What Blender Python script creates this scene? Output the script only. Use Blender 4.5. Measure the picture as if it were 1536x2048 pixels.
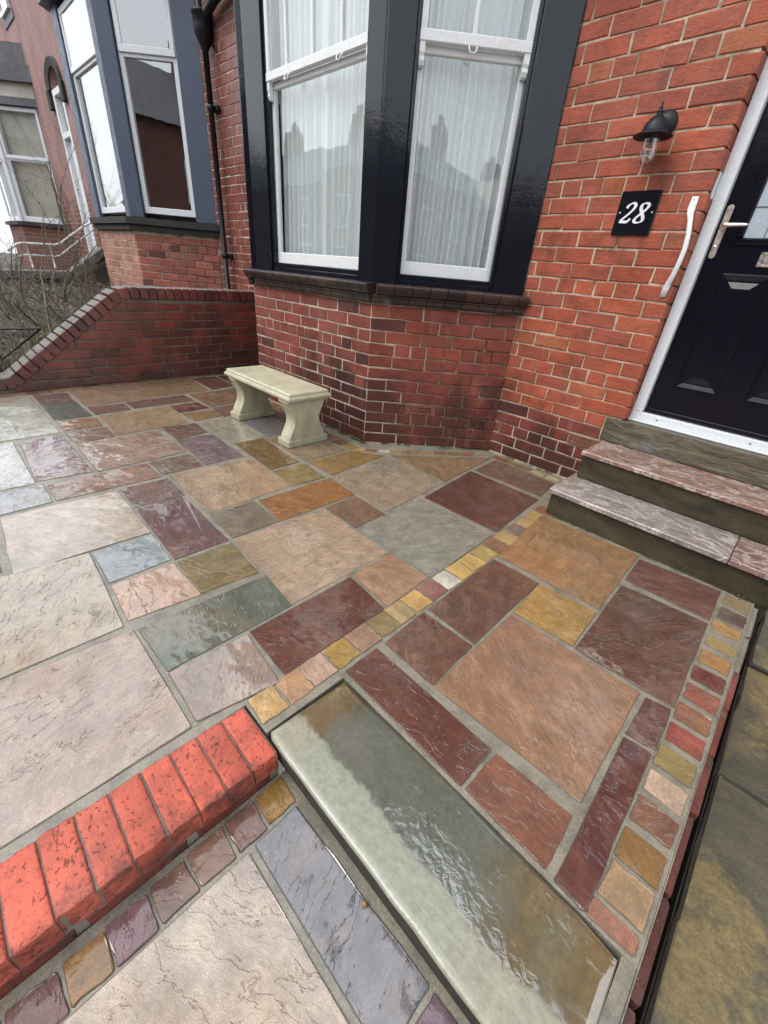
import bpy, bmesh, math, random
from mathutils import Vector, Matrix, noise as mnoise
rnd = random.Random(28)
R = math.radians
for o in list(bpy.data.objects):
    bpy.data.objects.remove(o)
SC = bpy.context.scene
COL = SC.collection

# ---------------------------------------------------------------- camera, sky, sun, exposure
cam_d = bpy.data.cameras.new('camera')
cam = bpy.data.objects.new('camera', cam_d)
COL.objects.link(cam)
cam.location = (0.6836, -2.7839, 1.1373)
cam.rotation_euler = (R(59.9426), R(-4.5033), R(45.4084))
cam_d.sensor_fit = 'HORIZONTAL'
cam_d.sensor_width = 36.0
cam_d.lens = 831.13 / 1536 * 36
cam_d.clip_start = 0.02
cam_d.clip_end = 500
SC.camera = cam

SUN_EL, SUN_AZ = R(52), R(205)      # azimuth from +Y, clockwise
world = bpy.data.worlds.new('World')
SC.world = world
world.use_nodes = True
wn, wl = world.node_tree.nodes, world.node_tree.links
wn.clear()
sky = wn.new('ShaderNodeTexSky')
sky.sky_type = 'NISHITA'
sky.sun_disc = False
sky.sun_elevation = SUN_EL
sky.sun_rotation = SUN_AZ
sky.air_density = 1.0
sky.dust_density = 3.0
sky.ozone_density = 1.0
hs = wn.new('ShaderNodeHueSaturation')
hs.inputs['Saturation'].default_value = 0.30
# overcast: a cloud sheet three times brighter overhead than at the horizon, with a little of the clear sky's colour
wtc = wn.new('ShaderNodeTexCoord')
wsep = wn.new('ShaderNodeSeparateXYZ')
wel = wn.new('ShaderNodeMapRange')
wel.inputs['From Min'].default_value = 0.0
wel.inputs['From Max'].default_value = 1.0
wel.inputs['To Min'].default_value = 0.72
wel.inputs['To Max'].default_value = 1.0
wcl = wn.new('ShaderNodeVectorMath')
wcl.operation = 'SCALE'
wcl.inputs[0].default_value = (5.0, 5.25, 5.6)
wmx = wn.new('ShaderNodeMix')
wmx.data_type = 'RGBA'
wmx.inputs[0].default_value = 0.72
bg = wn.new('ShaderNodeBackground')
bg.inputs['Strength'].default_value = 0.15
wo = wn.new('ShaderNodeOutputWorld')
wl.new(wtc.outputs['Generated'], wsep.inputs[0])
wl.new(wsep.outputs[2], wel.inputs['Value'])
wl.new(wel.outputs[0], wcl.inputs['Scale'])
wl.new(sky.outputs[0], hs.inputs['Color'])
wl.new(hs.outputs[0], wmx.inputs[6])
wl.new(wcl.outputs[0], wmx.inputs[7])
wl.new(wmx.outputs[2], bg.inputs['Color'])
wl.new(bg.outputs[0], wo.inputs['Surface'])

sun_d = bpy.data.lights.new('sun', 'SUN')
sun_d.energy = 0.5
sun_d.angle = R(30)
sun_d.color = (1.0, 0.97, 0.93)
sun = bpy.data.objects.new('sun', sun_d)
COL.objects.link(sun)
sd = Vector((math.sin(SUN_AZ) * math.cos(SUN_EL), math.cos(SUN_AZ) * math.cos(SUN_EL), math.sin(SUN_EL)))
sun.rotation_euler = sd.to_track_quat('Z', 'Y').to_euler()
SC.view_settings.view_transform = 'Standard'
SC.view_settings.look = 'None'
SC.view_settings.exposure = 1.55
SC.view_settings.gamma = 1.0
SC.view_settings.use_curve_mapping = False
SC.render.engine = 'CYCLES'
SC.cycles.max_bounces = 8
SC.cycles.transparent_max_bounces = 12
SC.cycles.use_denoising = True
# ---------------------------------------------------------------- node helpers
def lin(c):
    def f(v):
        v /= 255.0
        return v / 12.92 if v <= 0.04045 else ((v + 0.055) / 1.055) ** 2.4
    return tuple(f(v) for v in c)

class NT:
    def __init__(s, name):
        s.m = bpy.data.materials.new(name)
        s.m.use_nodes = True
        s.t = s.m.node_tree
        s.t.nodes.clear()
        s.out = s.t.nodes.new('ShaderNodeOutputMaterial')
        s.tc = None
    def n(s, typ, ins=None, **kw):
        nd = s.t.nodes.new(typ)
        for k, v in kw.items():
            setattr(nd, k, v)
        for k, v in (ins or {}).items():
            s.put(nd.inputs[k], v)
        return nd
    def put(s, sock, v):
        if isinstance(v, bpy.types.NodeSocket):
            s.t.links.new(v, sock)
        elif isinstance(v, (tuple, list)) and len(v) == 3 and sock.type == 'RGBA':
            sock.default_value = (*v, 1)
        else:
            sock.default_value = v
    def co(s, kind='Object'):
        if not s.tc:
            s.tc = s.n('ShaderNodeTexCoord')
        return s.tc.outputs[kind]
    def pos(s):
        return s.n('ShaderNodeNewGeometry').outputs['Position']
    def oi(s, k):
        return s.n('ShaderNodeObjectInfo').outputs[k]
    def math(s, op, a, b=0.0, c=None, clamp=False):
        nd = s.n('ShaderNodeMath', operation=op, use_clamp=clamp)
        s.put(nd.inputs[0], a); s.put(nd.inputs[1], b)
        if c is not None: s.put(nd.inputs[2], c)
        return nd.outputs[0]
    def vmath(s, op, a, b):
        nd = s.n('ShaderNodeVectorMath', operation=op)
        s.put(nd.inputs[0], a)
        s.put(nd.inputs['Scale' if op == 'SCALE' else 1], b)
        return nd.outputs[0]
    def noise(s, vec, scale, detail=4, rough=.55, dist=0.0, fac=True):
        nd = s.n('ShaderNodeTexNoise', {'Vector': vec, 'Scale': scale, 'Detail': detail, 'Roughness': rough, 'Distortion': dist})
        return nd.outputs[0 if fac else 1]
    def mapping(s, vec, scale=(1, 1, 1), rot=(0, 0, 0), loc=(0, 0, 0)):
        nd = s.n('ShaderNodeMapping', {'Vector': vec, 'Scale': scale, 'Rotation': rot, 'Location': loc})
        return nd.outputs[0]
    def ramp(s, fac, stops, interp='LINEAR'):
        nd = s.n('ShaderNodeValToRGB', {'Fac': fac})
        cr = nd.color_ramp
        cr.interpolation = interp
        while len(cr.elements) < len(stops):
            cr.elements.new(0.5)
        for e, (p, c) in zip(cr.elements, stops):
            e.position = p
            e.color = (*c, 1) if isinstance(c, (tuple, list)) else (c, c, c, 1)
        return nd.outputs[0]
    def mix(s, fac, a, b, mode='MIX'):
        nd = s.n('ShaderNodeMix', data_type='RGBA', blend_type=mode)
        s.put(nd.inputs[0], fac); s.put(nd.inputs[6], a); s.put(nd.inputs[7], b)
        return nd.outputs[2]
    def hsv(s, col, h=.5, sat=1.0, v=1.0):
        return s.n('ShaderNodeHueSaturation', {'Color': col, 'Hue': h, 'Saturation': sat, 'Value': v}).outputs[0]
    def bump(s, h, dist, strength=1.0, normal=None):
        nd = s.n('ShaderNodeBump', {'Height': h, 'Distance': dist, 'Strength': strength})
        if normal is not None: s.put(nd.inputs['Normal'], normal)
        return nd.outputs[0]
    def bsdf(s, **k):
        nd = s.n('ShaderNodeBsdfPrincipled')
        for a, v in k.items():
            s.put(nd.inputs[a.replace('_', ' ')], v)
        s.t.links.new(nd.outputs[0], s.out.inputs[0])
        return nd

def jitter(t, amount=40.0):
    r = t.oi('Random')
    return t.vmath('ADD', t.co(), t.n('ShaderNodeCombineXYZ', {0: t.math('MULTIPLY', r, amount), 1: t.math('MULTIPLY', r, amount * 1.7), 2: 0.0}).outputs[0])

def mat_sandstone(name='wet_riven_sandstone', gain=.55, rough=0.0, coatw=1.0):
    t = NT(name)
    v0 = jitter(t)
    rand = t.oi('Random')
    r2 = t.math('FRACT', t.math('MULTIPLY', rand, 7.31))
    r3 = t.math('FRACT', t.math('MULTIPLY', rand, 19.7))
    rot = t.n('ShaderNodeVectorRotate', {'Vector': v0, 'Angle': t.math('MULTIPLY', rand, 43.0)}, rotation_type='Z_AXIS').outputs[0]
    warp = t.noise(v0, 2.2, 5, .6, 0, False)
    wv = t.vmath('ADD', rot, t.vmath('SCALE', warp, .20))
    # riven ledges: a few thresholds of a jagged, slow field, each ledge fading in and out
    h1 = t.noise(t.mapping(wv, (1.1, 3.9, 1)), 1.25, 8, .60, .12)
    fade = t.noise(v0, 3.1, 3, .5)
    riven = t.ramp(r2, [(0.0, .3), (.5, .6), (1.0, 1.1)])
    led = None
    for th in (.36, .44, .505, .57, .65):
        g = t.n('ShaderNodeMapRange', {'Value': h1, 'From Min': th, 'From Max': th + .006}).outputs[0]
        led = g if led is None else t.math('ADD', led, g)
    amt = t.math('MULTIPLY', riven, t.ramp(fade, [(.40, .12), (.58, 1.0)]))
    ledge = t.math('MULTIPLY', led, amt)
    lam = t.noise(t.mapping(wv, (4.0, 7.5, 4)), 2.4, 7, .66, .25)
    fine = t.noise(t.mapping(wv, (14, 34, 14)), 3.0, 5, .65)
    grit = t.noise(v0, 320, 2, .6)
    mot = t.noise(v0, 11, 6, .68)
    # colour
    base = t.vmath('SCALE', t.oi('Color'), gain)
    big = t.noise(wv, 2.0, 5, .6, .3)
    warm = t.mix(.72, base, t.mix(r3, (.19, .115, .05), (.15, .075, .05)))
    cool = t.mix(.55, base, t.mix(r3, (.085, .06, .062), (.10, .105, .085)))
    c = t.mix(t.ramp(big, [(.52, 0.0), (.66, .5)]), base, warm)
    c = t.mix(t.ramp(big, [(.33, .6), (.46, 0.0)]), c, cool)
    c = t.mix(t.math('MULTIPLY', t.ramp(lam, [(.47, 0.0), (.62, .7)]), r2), c, t.mix(.5, c, warm))
    val = t.math('ADD', t.math('MULTIPLY', lam, .42), t.math('ADD', t.math('MULTIPLY', mot, .45), t.math('ADD', t.math('MULTIPLY', fine, .35), t.math('MULTIPLY', grit, .5))))
    c = t.mix(1.0, c, t.ramp(val, [(.62, .62), (.85, 1.0), (1.10, 1.5)]), 'MULTIPLY')
    # dark line in the foot of a ledge
    dk = None
    for th in (.44, .57):
        g = t.ramp(t.math('SUBTRACT', h1, th - .5), [(.490, 0.0), (.4985, .85), (.5005, .85), (.503, 0.0)])
        dk = g if dk is None else t.math('MAXIMUM', dk, g)
    c = t.mix(t.math('MULTIPLY', dk, t.math('MULTIPLY', t.ramp(fade, [(.56, 0.0), (.60, .85)]), t.ramp(r3, [(.55, 0.0), (.6, 1.0)]))), c, t.mix(.7, c, (.03, .02, .016)))
    h = t.math('ADD', t.math('MULTIPLY', ledge, .55), t.math('ADD', t.math('MULTIPLY', h1, 1.3), t.math('ADD', t.math('MULTIPLY', lam, .35), t.math('ADD', t.math('MULTIPLY', fine, .30), t.math('MULTIPLY', grit, .14)))))
    nb_ = t.bump(h, .0060, .9)
    # the water film lies smoother, flat in places
    calm = t.ramp(t.noise(t.vmath('ADD', t.pos(), (7.7, 2.1, 0)), 2.6, 4, .6), [(.42, .10), (.60, 1.0)])
    # standing water on the low corner of the patio
    pd = t.vmath('MULTIPLY', t.vmath('SUBTRACT', t.pos(), (-2.55, -2.72, 0)), (.62, 1.25, 0))
    pl = t.n('ShaderNodeVectorMath', {0: pd}, operation='LENGTH').outputs['Value']
    pl = t.math('ADD', pl, t.math('MULTIPLY', t.math('SUBTRACT', t.noise(t.pos(), 3.2, 5, .65), .5), .75))
    pool = t.ramp(pl, [(.36, 1.0), (.42, 0.0)])
    calm = t.math('MULTIPLY', calm, t.math('SUBTRACT', 1.0, t.math('MULTIPLY', pool, .93)))
    ledge = t.math('MULTIPLY', ledge, t.math('SUBTRACT', 1.0, t.math('MULTIPLY', pool, .6)))
    hw = t.math('ADD', t.math('MULTIPLY', ledge, .75), t.math('MULTIPLY', calm, t.math('ADD', t.math('MULTIPLY', h1, 1.1), t.math('ADD', t.math('MULTIPLY', lam, .38), t.math('MULTIPLY', fine, .12)))))
    nw = t.bump(hw, .0046, .85)
    wet = t.ramp(t.noise(t.vmath('ADD', t.pos(), (3.1, 1.7, 0)), 1.8, 6, .65), [(.34, .30), (.50, 1.0)])
    film = t.math('ADD', t.ramp(t.math('ADD', t.math('MULTIPLY', mot, .6), t.math('MULTIPLY', calm, .25)), [(.30, .012), (.65, .085)]), rough)
    wet = t.math('MULTIPLY', t.math('MAXIMUM', wet, pool), coatw)
    t.bsdf(Base_Color=c, Roughness=t.ramp(mot, [(.3, .42), (.7, .62)]), Normal=nb_,
           Coat_Weight=wet, Coat_Roughness=film, Coat_IOR=t.math('ADD', 1.8, t.math('MULTIPLY', pool, .8)), Coat_Normal=nw, Specular_IOR_Level=.2)
    return t.m

def mat_brick(name, damp=0.0, gain=1.0, soot=.0, coat=0.0, pits=0):
    t = NT(name)
    v0 = jitter(t)
    p = t.pos()
    base = t.vmath('SCALE', t.oi('Color'), gain)
    n1 = t.noise(v0, 9, 5, .62, .6)
    n2 = t.noise(t.mapping(v0, (30, 30, 90)), 1.0, 4, .65)
    n3 = t.noise(v0, 160, 2, .6)
    c = t.mix(1.0, base, t.ramp(n1, [(.25, .62), (.5, 1.0), (.8, 1.25)]), 'MULTIPLY')
    sm = t.noise(t.mapping(v0, (5, 5, 14), (0, .5, 0)), 1.6, 5, .68, .8)
    c = t.mix(t.ramp(sm, [(.50, 0.0), (.68, .6)]), c, t.mix(.55, c, (.045, .02, .016)))
    c = t.mix(t.ramp(t.noise(p, 2.3, 4, .6), [(.45, 0.0), (.7, .35)]), c, t.mix(.5, c, (.30, .15, .12)))
    c = t.mix(t.ramp(n2, [(.58, 0.0), (.72, .55)]), c, t.mix(.6, c, (.05, .018, .012)))
    c = t.mix(t.ramp(n3, [(.66, 0.0), (.74, .35)]), c, (.45, .34, .28))
    if pits:
        pt = t.math('MAXIMUM', t.ramp(t.noise(v0, 95, 3, .6), [(.60, 0.0), (.64, 1.0)]), t.ramp(t.noise(t.mapping(v0, (24, 40, 30)), 1.0, 5, .72), [(.60, 0.0), (.66, .9)]))
        pt = t.math('MULTIPLY', pt, t.ramp(t.noise(v0, 17, 4, .6), [(.38, .08), (.60, 1.0)]))
        c = t.mix(t.math('MULTIPLY', pt, .75), c, (.035, .018, .016))
    sep = t.n('ShaderNodeSeparateXYZ', {0: p})
    stain = t.noise(t.mapping(p, (2.2, 2.2, 1.1)), 1.0, 5, .62, .5)
    low = t.n('ShaderNodeMapRange', {'Value': sep.outputs[2], 'From Min': .75, 'From Max': -.05, 'To Min': -.13, 'To Max': .17}).outputs[0]
    dc = t.n('ShaderNodeVectorMath', {0: t.vmath('MULTIPLY', t.vmath('SUBTRACT', p, (-1.5, -.70, .30)), (1, 1, .55))}, operation='LENGTH').outputs['Value']
    low = t.math('ADD', low, t.n('ShaderNodeMapRange', {'Value': dc, 'From Min': .5, 'From Max': .08, 'To Min': 0.0, 'To Max': .17}).outputs[0])
    s = t.math('MULTIPLY', t.ramp(t.math('ADD', stain, low), [(.47, 0.0), (.62, 1.0)]), damp)
    c = t.mix(s, c, t.mix(.72, c, (.030, .013, .010)))
    eff = t.ramp(t.noise(t.mapping(p, (7, 7, 1.2)), 1.3, 6, .7, .3), [(.60, 0.0), (.74, .35)])
    c = t.mix(eff, c, t.mix(.6, c, (.42, .32, .27)))
    c = t.mix(1.0, c, t.ramp(t.noise(p, 3.2, 5, .65), [(.3, .72), (.55, 1.0), (.75, 1.18)]), 'MULTIPLY')
    if pits:
        sx = t.n('ShaderNodeSeparateXYZ', {0: t.co()}).outputs[0]
        fe = t.math('ADD', t.n('ShaderNodeMapRange', {'Value': sx, 'From Min': .09, 'From Max': .19, 'To Min': -.2, 'To Max': .16}).outputs[0], t.noise(v0, 16, 5, .7))
        c = t.mix(t.ramp(fe, [(.55, 0.0), (.72, .85)]), c, t.mix(.75, c, (.03, .024, .022)))
    sc = t.ramp(t.noise(t.mapping(p, (2.0, 2.0, .8)), 1.7, 5, .65), [(.5, 0.0), (.66, soot)])
    c = t.mix(sc, c, t.mix(.7, c, (.02, .016, .012)))
    h = t.math('ADD', t.math('MULTIPLY', n2, .6), t.math('ADD', t.math('MULTIPLY', n1, .8), t.math('ADD', t.math('MULTIPLY', n3, .35), t.math('MULTIPLY', t.noise(v0, 55, 4, .65), .6))))
    if pits: h = t.math('SUBTRACT', t.math('MULTIPLY', h, .6), t.math('MULTIPLY', pt, .55))
    t.bsdf(Base_Color=c, Roughness=t.math('SUBTRACT', t.ramp(n1, [(.3, .55), (.7, .78)]), t.math('MULTIPLY', s, .25)), Normal=t.bump(h, .006, .8), Specular_IOR_Level=.35, Coat_Weight=coat, Coat_Roughness=.22, Coat_IOR=1.6)
    return t.m

def mat_mortar(name, c1, c2, scale=6.0, rough=.9, grit=.6, wet=0.0):
    t = NT(name)
    p = t.pos()
    n = t.noise(p, scale, 5, .65)
    g = t.noise(p, 170, 3, .7)
    c = t.mix(t.ramp(n, [(.44, 0.0), (.68, 1.0)]), c1, c2)
    c = t.mix(1.0, c, t.ramp(g, [(.25, .6), (.75, 1.3)]), 'MULTIPLY')
    t.bsdf(Base_Color=c, Roughness=rough, Normal=t.bump(t.math('ADD', g, t.math('MULTIPLY', n, .8)), .004, grit), Coat_Weight=wet, Coat_Roughness=.3, Coat_IOR=1.9)
    return t.m

def mat_paint(name, colr, rough=.25, wob=.0015, dirt=.0, dirtc=(.2, .18, .15), coat=.0, grain=0.0, spec=.5):
    t = NT(name)
    v = t.pos()
    n = t.noise(v, 14, 4, .6)
    f = t.noise(v, 90, 3, .6)
    c = t.mix(t.ramp(n, [(.45, 0.0), (.75, dirt)]), colr, dirtc)
    c = t.mix(1.0, c, t.ramp(f, [(.3, .9), (.7, 1.07)]), 'MULTIPLY')
    h = t.math('ADD', n, t.math('MULTIPLY', f, .25))
    if grain:
        h = t.math('ADD', h, t.math('MULTIPLY', t.noise(t.mapping(v, (9, 9, 120) if grain < 0 else (120, 120, 5)), 1.0, 4, .6), abs(grain)))
    t.bsdf(Base_Color=c, Roughness=t.ramp(n, [(.3, rough * .8), (.7, min(1, rough * 1.5))]), Normal=t.bump(h, wob, .8), Coat_Weight=coat, Coat_Roughness=.06, Specular_IOR_Level=spec)
    return t.m

def mat_metal(name, colr, rough=.2):
    t = NT(name)
    n = t.noise(t.pos(), 60, 3, .6)
    t.bsdf(Base_Color=colr, Metallic=1.0, Roughness=t.ramp(n, [(.3, rough * .7), (.7, rough * 1.6)]))
    return t.m

def mat_glass(name, f0=.08, tint=(.95, .97, .97), rough=.0, waves=.0):
    t = NT(name)
    lw = t.n('ShaderNodeLayerWeight', {'Blend': .5})
    fac = t.math('ADD', t.math('MULTIPLY', t.math('POWER', lw.outputs['Facing'], 4.0), 1 - f0), f0)
    gl = t.n('ShaderNodeBsdfGlossy', {'Color': (1, 1, 1), 'Roughness': rough})
    if waves:
        nb = t.bump(t.noise(t.pos(), 3.0, 2, .5), waves, 1.0)
        t.put(gl.inputs['Normal'], nb)
    tr = t.n('ShaderNodeBsdfTransparent', {'Color': tint})
    mx = t.n('ShaderNodeMixShader', {0: fac, 1: tr.outputs[0], 2: gl.outputs[0]})
    t.t.links.new(mx.outputs[0], t.out.inputs[0])
    return t.m

def mat_cloth(name, colr, see=.25, weave=True):
    t = NT(name)
    df = t.n('ShaderNodeBsdfDiffuse', {'Color': colr})
    tl = t.n('ShaderNodeBsdfTranslucent', {'Color': colr})
    tr = t.n('ShaderNodeBsdfTransparent', {'Color': (1, 1, 1)})
    m1 = t.n('ShaderNodeMixShader', {0: .12, 1: df.outputs[0], 2: tl.outputs[0]})
    m2 = t.n('ShaderNodeMixShader', {0: see, 1: m1.outputs[0], 2: tr.outputs[0]})
    t.t.links.new(m2.outputs[0], t.out.inputs[0])
    return t.m

def mat_marble(name):
    t = NT(name)
    v = jitter(t)
    w = t.vmath('ADD', v, t.vmath('SCALE', t.noise(v, 5, 4, .6, 0, False), .18))
    st = t.mapping(w, (5, 13, 5), (0, 0, -.25))
    n = t.noise(st, 1.5, 7, .68, .8)
    base = t.oi('Color')
    c = t.mix(t.ramp(n, [(.36, 0.0), (.6, 1.0)]), t.mix(.55, base, (.07, .055, .06)), t.mix(.35, base, (.24, .18, .15)))
    rust = t.ramp(t.noise(v, 7, 5, .7), [(.58, 0.0), (.7, .6)])
    c = t.mix(rust, c, (.20, .085, .05))
    vn = t.noise(st, .9, 6, .62, .5)
    vein = t.ramp(t.math('ABSOLUTE', t.math('SUBTRACT', vn, .5)), [(0.0, .7), (.012, .35), (.03, 0.0)])
    v2 = t.ramp(t.math('ABSOLUTE', t.math('SUBTRACT', t.noise(t.mapping(w, (9, 16, 9), (0, 0, .5)), 1.3, 5, .6, .6), .5)), [(0.0, .45), (.014, 0.0)])
    c = t.mix(t.math('MAXIMUM', vein, v2), c, (.58, .54, .48))
    t.bsdf(Base_Color=c, Roughness=.38, Coat_Weight=.5, Coat_Roughness=.12, Normal=t.bump(n, .003, .5))
    return t.m

def mat_riser(name):
    t = NT(name)
    p = t.pos()
    n = t.noise(t.mapping(p, (2, 2, 5)), 2.2, 5, .65, .4)
    g = t.noise(p, 120, 3, .6)
    c = t.ramp(n, [(.3, (.022, .019, .012)), (.55, (.05, .040, .023)), (.8, (.09, .066, .034))])
    c = t.mix(1.0, c, t.ramp(g, [(.3, .7), (.7, 1.25)]), 'MULTIPLY')
    t.bsdf(Base_Color=c, Roughness=.42, Coat_Weight=.12, Coat_Roughness=.25, Specular_IOR_Level=.25, Normal=t.bump(t.math('ADD', n, t.math('MULTIPLY', g, .25)), .006, .6))
    return t.m

def mat_threshold(name):
    t = NT(name)
    p = t.pos()
    w = t.vmath('ADD', p, t.vmath('SCALE', t.noise(p, 6, 3, .6, 0, False), .1))
    n = t.noise(t.mapping(w, (4, 4, 16)), 1.6, 6, .68, .4)
    b = t.noise(p, 3.5, 4, .6)
    c = t.ramp(n, [(.3, (.035, .03, .018)), (.55, (.085, .07, .038)), (.75, (.15, .125, .075))])
    c = t.mix(t.ramp(b, [(.52, 0.0), (.62, .75)]), c, (.15, .145, .14))
    c = t.mix(t.ramp(t.noise(p, 9, 4, .6), [(.62, 0.0), (.72, .6)]), c, (.13, .055, .02))
    t.bsdf(Base_Color=c, Roughness=.5, Coat_Weight=.3, Coat_Roughness=.2, Normal=t.bump(t.math('ADD', n, t.math('MULTIPLY', b, .3)), .02, .8))
    return t.m

def mat_step(name):
    # green-grey sandstone tread, ochre at both ends, sky reflection painted pale along the nose
    t = NT(name)
    v = t.pos()
    sep = t.n('ShaderNodeSeparateXYZ', {0: v})
    x, y = sep.outputs[0], sep.outputs[1]
    n = t.noise(v, 7, 5, .65)
    big = t.noise(v, 3.2, 4, .6)
    f = t.noise(v, 60, 4, .65)
    c = t.ramp(n, [(.3, (.115, .135, .09)), (.55, (.165, .18, .13)), (.75, (.20, .19, .16))])
    och = t.ramp(t.math('ADD', x, t.math('MULTIPLY', t.math('SUBTRACT', big, .5), .25)), [(.09, 1.0), (.16, 0.0), (.60, 0.0), (.70, .85), (.76, .55), (.84, 1.0)])
    wavev = t.vmath('ADD', v, t.vmath('SCALE', t.noise(v, 4, 3, .6, 0, False), .16))
    bands = t.noise(t.mapping(wavev, (22, 5, 1), (0, 0, .5)), 1.0, 3, .6)
    oc = t.ramp(bands, [(.3, (.15, .085, .022)), (.55, (.23, .155, .045)), (.75, (.28, .21, .09))])
    c = t.mix(och, c, oc)
    c = t.vmath('SCALE', c, .52)
    # pale front strip painted in for the sky's reflection, its edge ragged
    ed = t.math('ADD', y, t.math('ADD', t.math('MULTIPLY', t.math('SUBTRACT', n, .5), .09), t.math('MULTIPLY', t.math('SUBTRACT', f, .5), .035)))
    sky_sheen = t.ramp(t.n('ShaderNodeMapRange', {'Value': ed, 'From Min': -2.47, 'From Max': -2.27}).outputs[0], [(.46, 1.0), (.53, 0.0)])
    c = t.mix(t.math('MULTIPLY', sky_sheen, .62), c, (.295, .29, .215))
    c = t.mix(1.0, c, t.ramp(f, [(.25, .75), (.75, 1.2)]), 'MULTIPLY')
    riv = t.noise(t.mapping(v, (34, 46, 60), (0, 0, .6)), 1.0, 4, .5, .9)
    calm = t.ramp(t.noise(v, 4.2, 4, .6), [(.40, .06), (.62, 1.0)])
    h = t.math('ADD', t.math('MULTIPLY', n, .3), t.math('ADD', t.math('MULTIPLY', f, .12), t.math('MULTIPLY', riv, .18)))
    # the film is smooth and rippled where water stands
    hw = t.math('ADD', t.math('MULTIPLY', riv, t.math('MULTIPLY', calm, t.ramp(x, [(.3, .35), (.65, .8)]))), t.math('MULTIPLY', t.noise(v, 5, 3, .5), 1.1))
    t.bsdf(Base_Color=c, Roughness=.55, Normal=t.bump(h, .010, .6), Coat_Weight=t.math('MULTIPLY', t.ramp(t.noise(v, 6, 5, .65), [(.32, .55), (.5, 1.0)]), t.math('SUBTRACT', 1.0, t.math('MULTIPLY', sky_sheen, .72))), Coat_Roughness=t.math('ADD', t.ramp(calm, [(0.0, .09), (1.0, .02)]), t.math('MULTIPLY', sky_sheen, .22)), Coat_IOR=2.45, Coat_Normal=t.bump(hw, .0030, .9), Specular_IOR_Level=.35)
    return t.m

def mat_flag(name):
    t = NT(name)
    p = t.pos()
    n = t.noise(p, 3.4, 8, .7, .3)
    m = t.noise(t.mapping(p, (3, 7, 3)), 2.0, 6, .7)
    f = t.noise(p, 45, 5, .7)
    sp = t.noise(p, 150, 3, .7)
    c = t.ramp(m, [(.35, (.036, .033, .021)), (.62, (.072, .062, .036))])
    c = t.mix(t.ramp(t.math('ADD', n, t.math('MULTIPLY', t.math('SUBTRACT', f, .5), .22)), [(.48, 0.0), (.60, .75)]), c, t.ramp(f, [(.3, (.11, .078, .024)), (.7, (.20, .145, .052))]))
    c = t.mix(1.0, c, t.ramp(sp, [(.3, .72), (.7, 1.25)]), 'MULTIPLY')
    t.bsdf(Base_Color=c, Roughness=.55, Coat_Weight=.3, Coat_Roughness=.22, Normal=t.bump(t.math('ADD', n, t.math('ADD', t.math('MULTIPLY', f, .35), t.math('MULTIPLY', sp, .12))), .008, .7))
    return t.m

def mat_cast(name):
    t = NT(name)
    p = t.co()
    n = t.noise(p, 6, 5, .6)
    f = t.noise(p, 120, 3, .7)
    c = t.mix(t.ramp(n, [(.35, 0.0), (.7, .6)]), (.44, .41, .28), (.33, .31, .215))
    c = t.mix(1.0, c, t.ramp(f, [(.2, .75), (.6, 1.08)]), 'MULTIPLY')
    zz = t.n('ShaderNodeSeparateXYZ', {0: t.pos()}).outputs[2]
    al = t.noise(t.mapping(t.pos(), (9, 9, 3)), 1.5, 6, .7)
    lowz = t.n('ShaderNodeMapRange', {'Value': zz, 'From Min': .40, 'From Max': 0.0, 'To Min': -.10, 'To Max': .10}).outputs[0]
    c = t.mix(t.ramp(t.math('ADD', al, lowz), [(.46, 0.0), (.68, .75)]), c, t.mix(.6, c, (.13, .115, .06)))
    pore = t.ramp(t.noise(p, 240, 2, .7), [(.62, 0.0), (.70, .7)])
    c = t.mix(pore, c, (.12, .11, .075))
    t.bsdf(Base_Color=c, Roughness=.5, Coat_Weight=t.ramp(n, [(.45, .1), (.6, .5)]), Coat_Roughness=.15, Normal=t.bump(t.math('ADD', f, t.math('MULTIPLY', n, 1.0)), .003, .55))
    return t.m

def mat_plain(name, c1, c2, scale=8, rough=.8, bump=.004, fine=60, coat=0.0):
    t = NT(name)
    p = t.pos()
    n = t.noise(p, scale, 5, .62, .4)
    f = t.noise(p, fine, 3, .6)
    c = t.mix(t.ramp(n, [(.35, 0.0), (.65, 1.0)]), c1, c2)
    c = t.mix(1.0, c, t.ramp(f, [(.25, .75), (.75, 1.2)]), 'MULTIPLY')
    t.bsdf(Base_Color=c, Roughness=rough, Normal=t.bump(t.math('ADD', n, t.math('MULTIPLY', f, .4)), bump, .7), Coat_Weight=coat, Coat_Roughness=.15)
    return t.m

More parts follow.
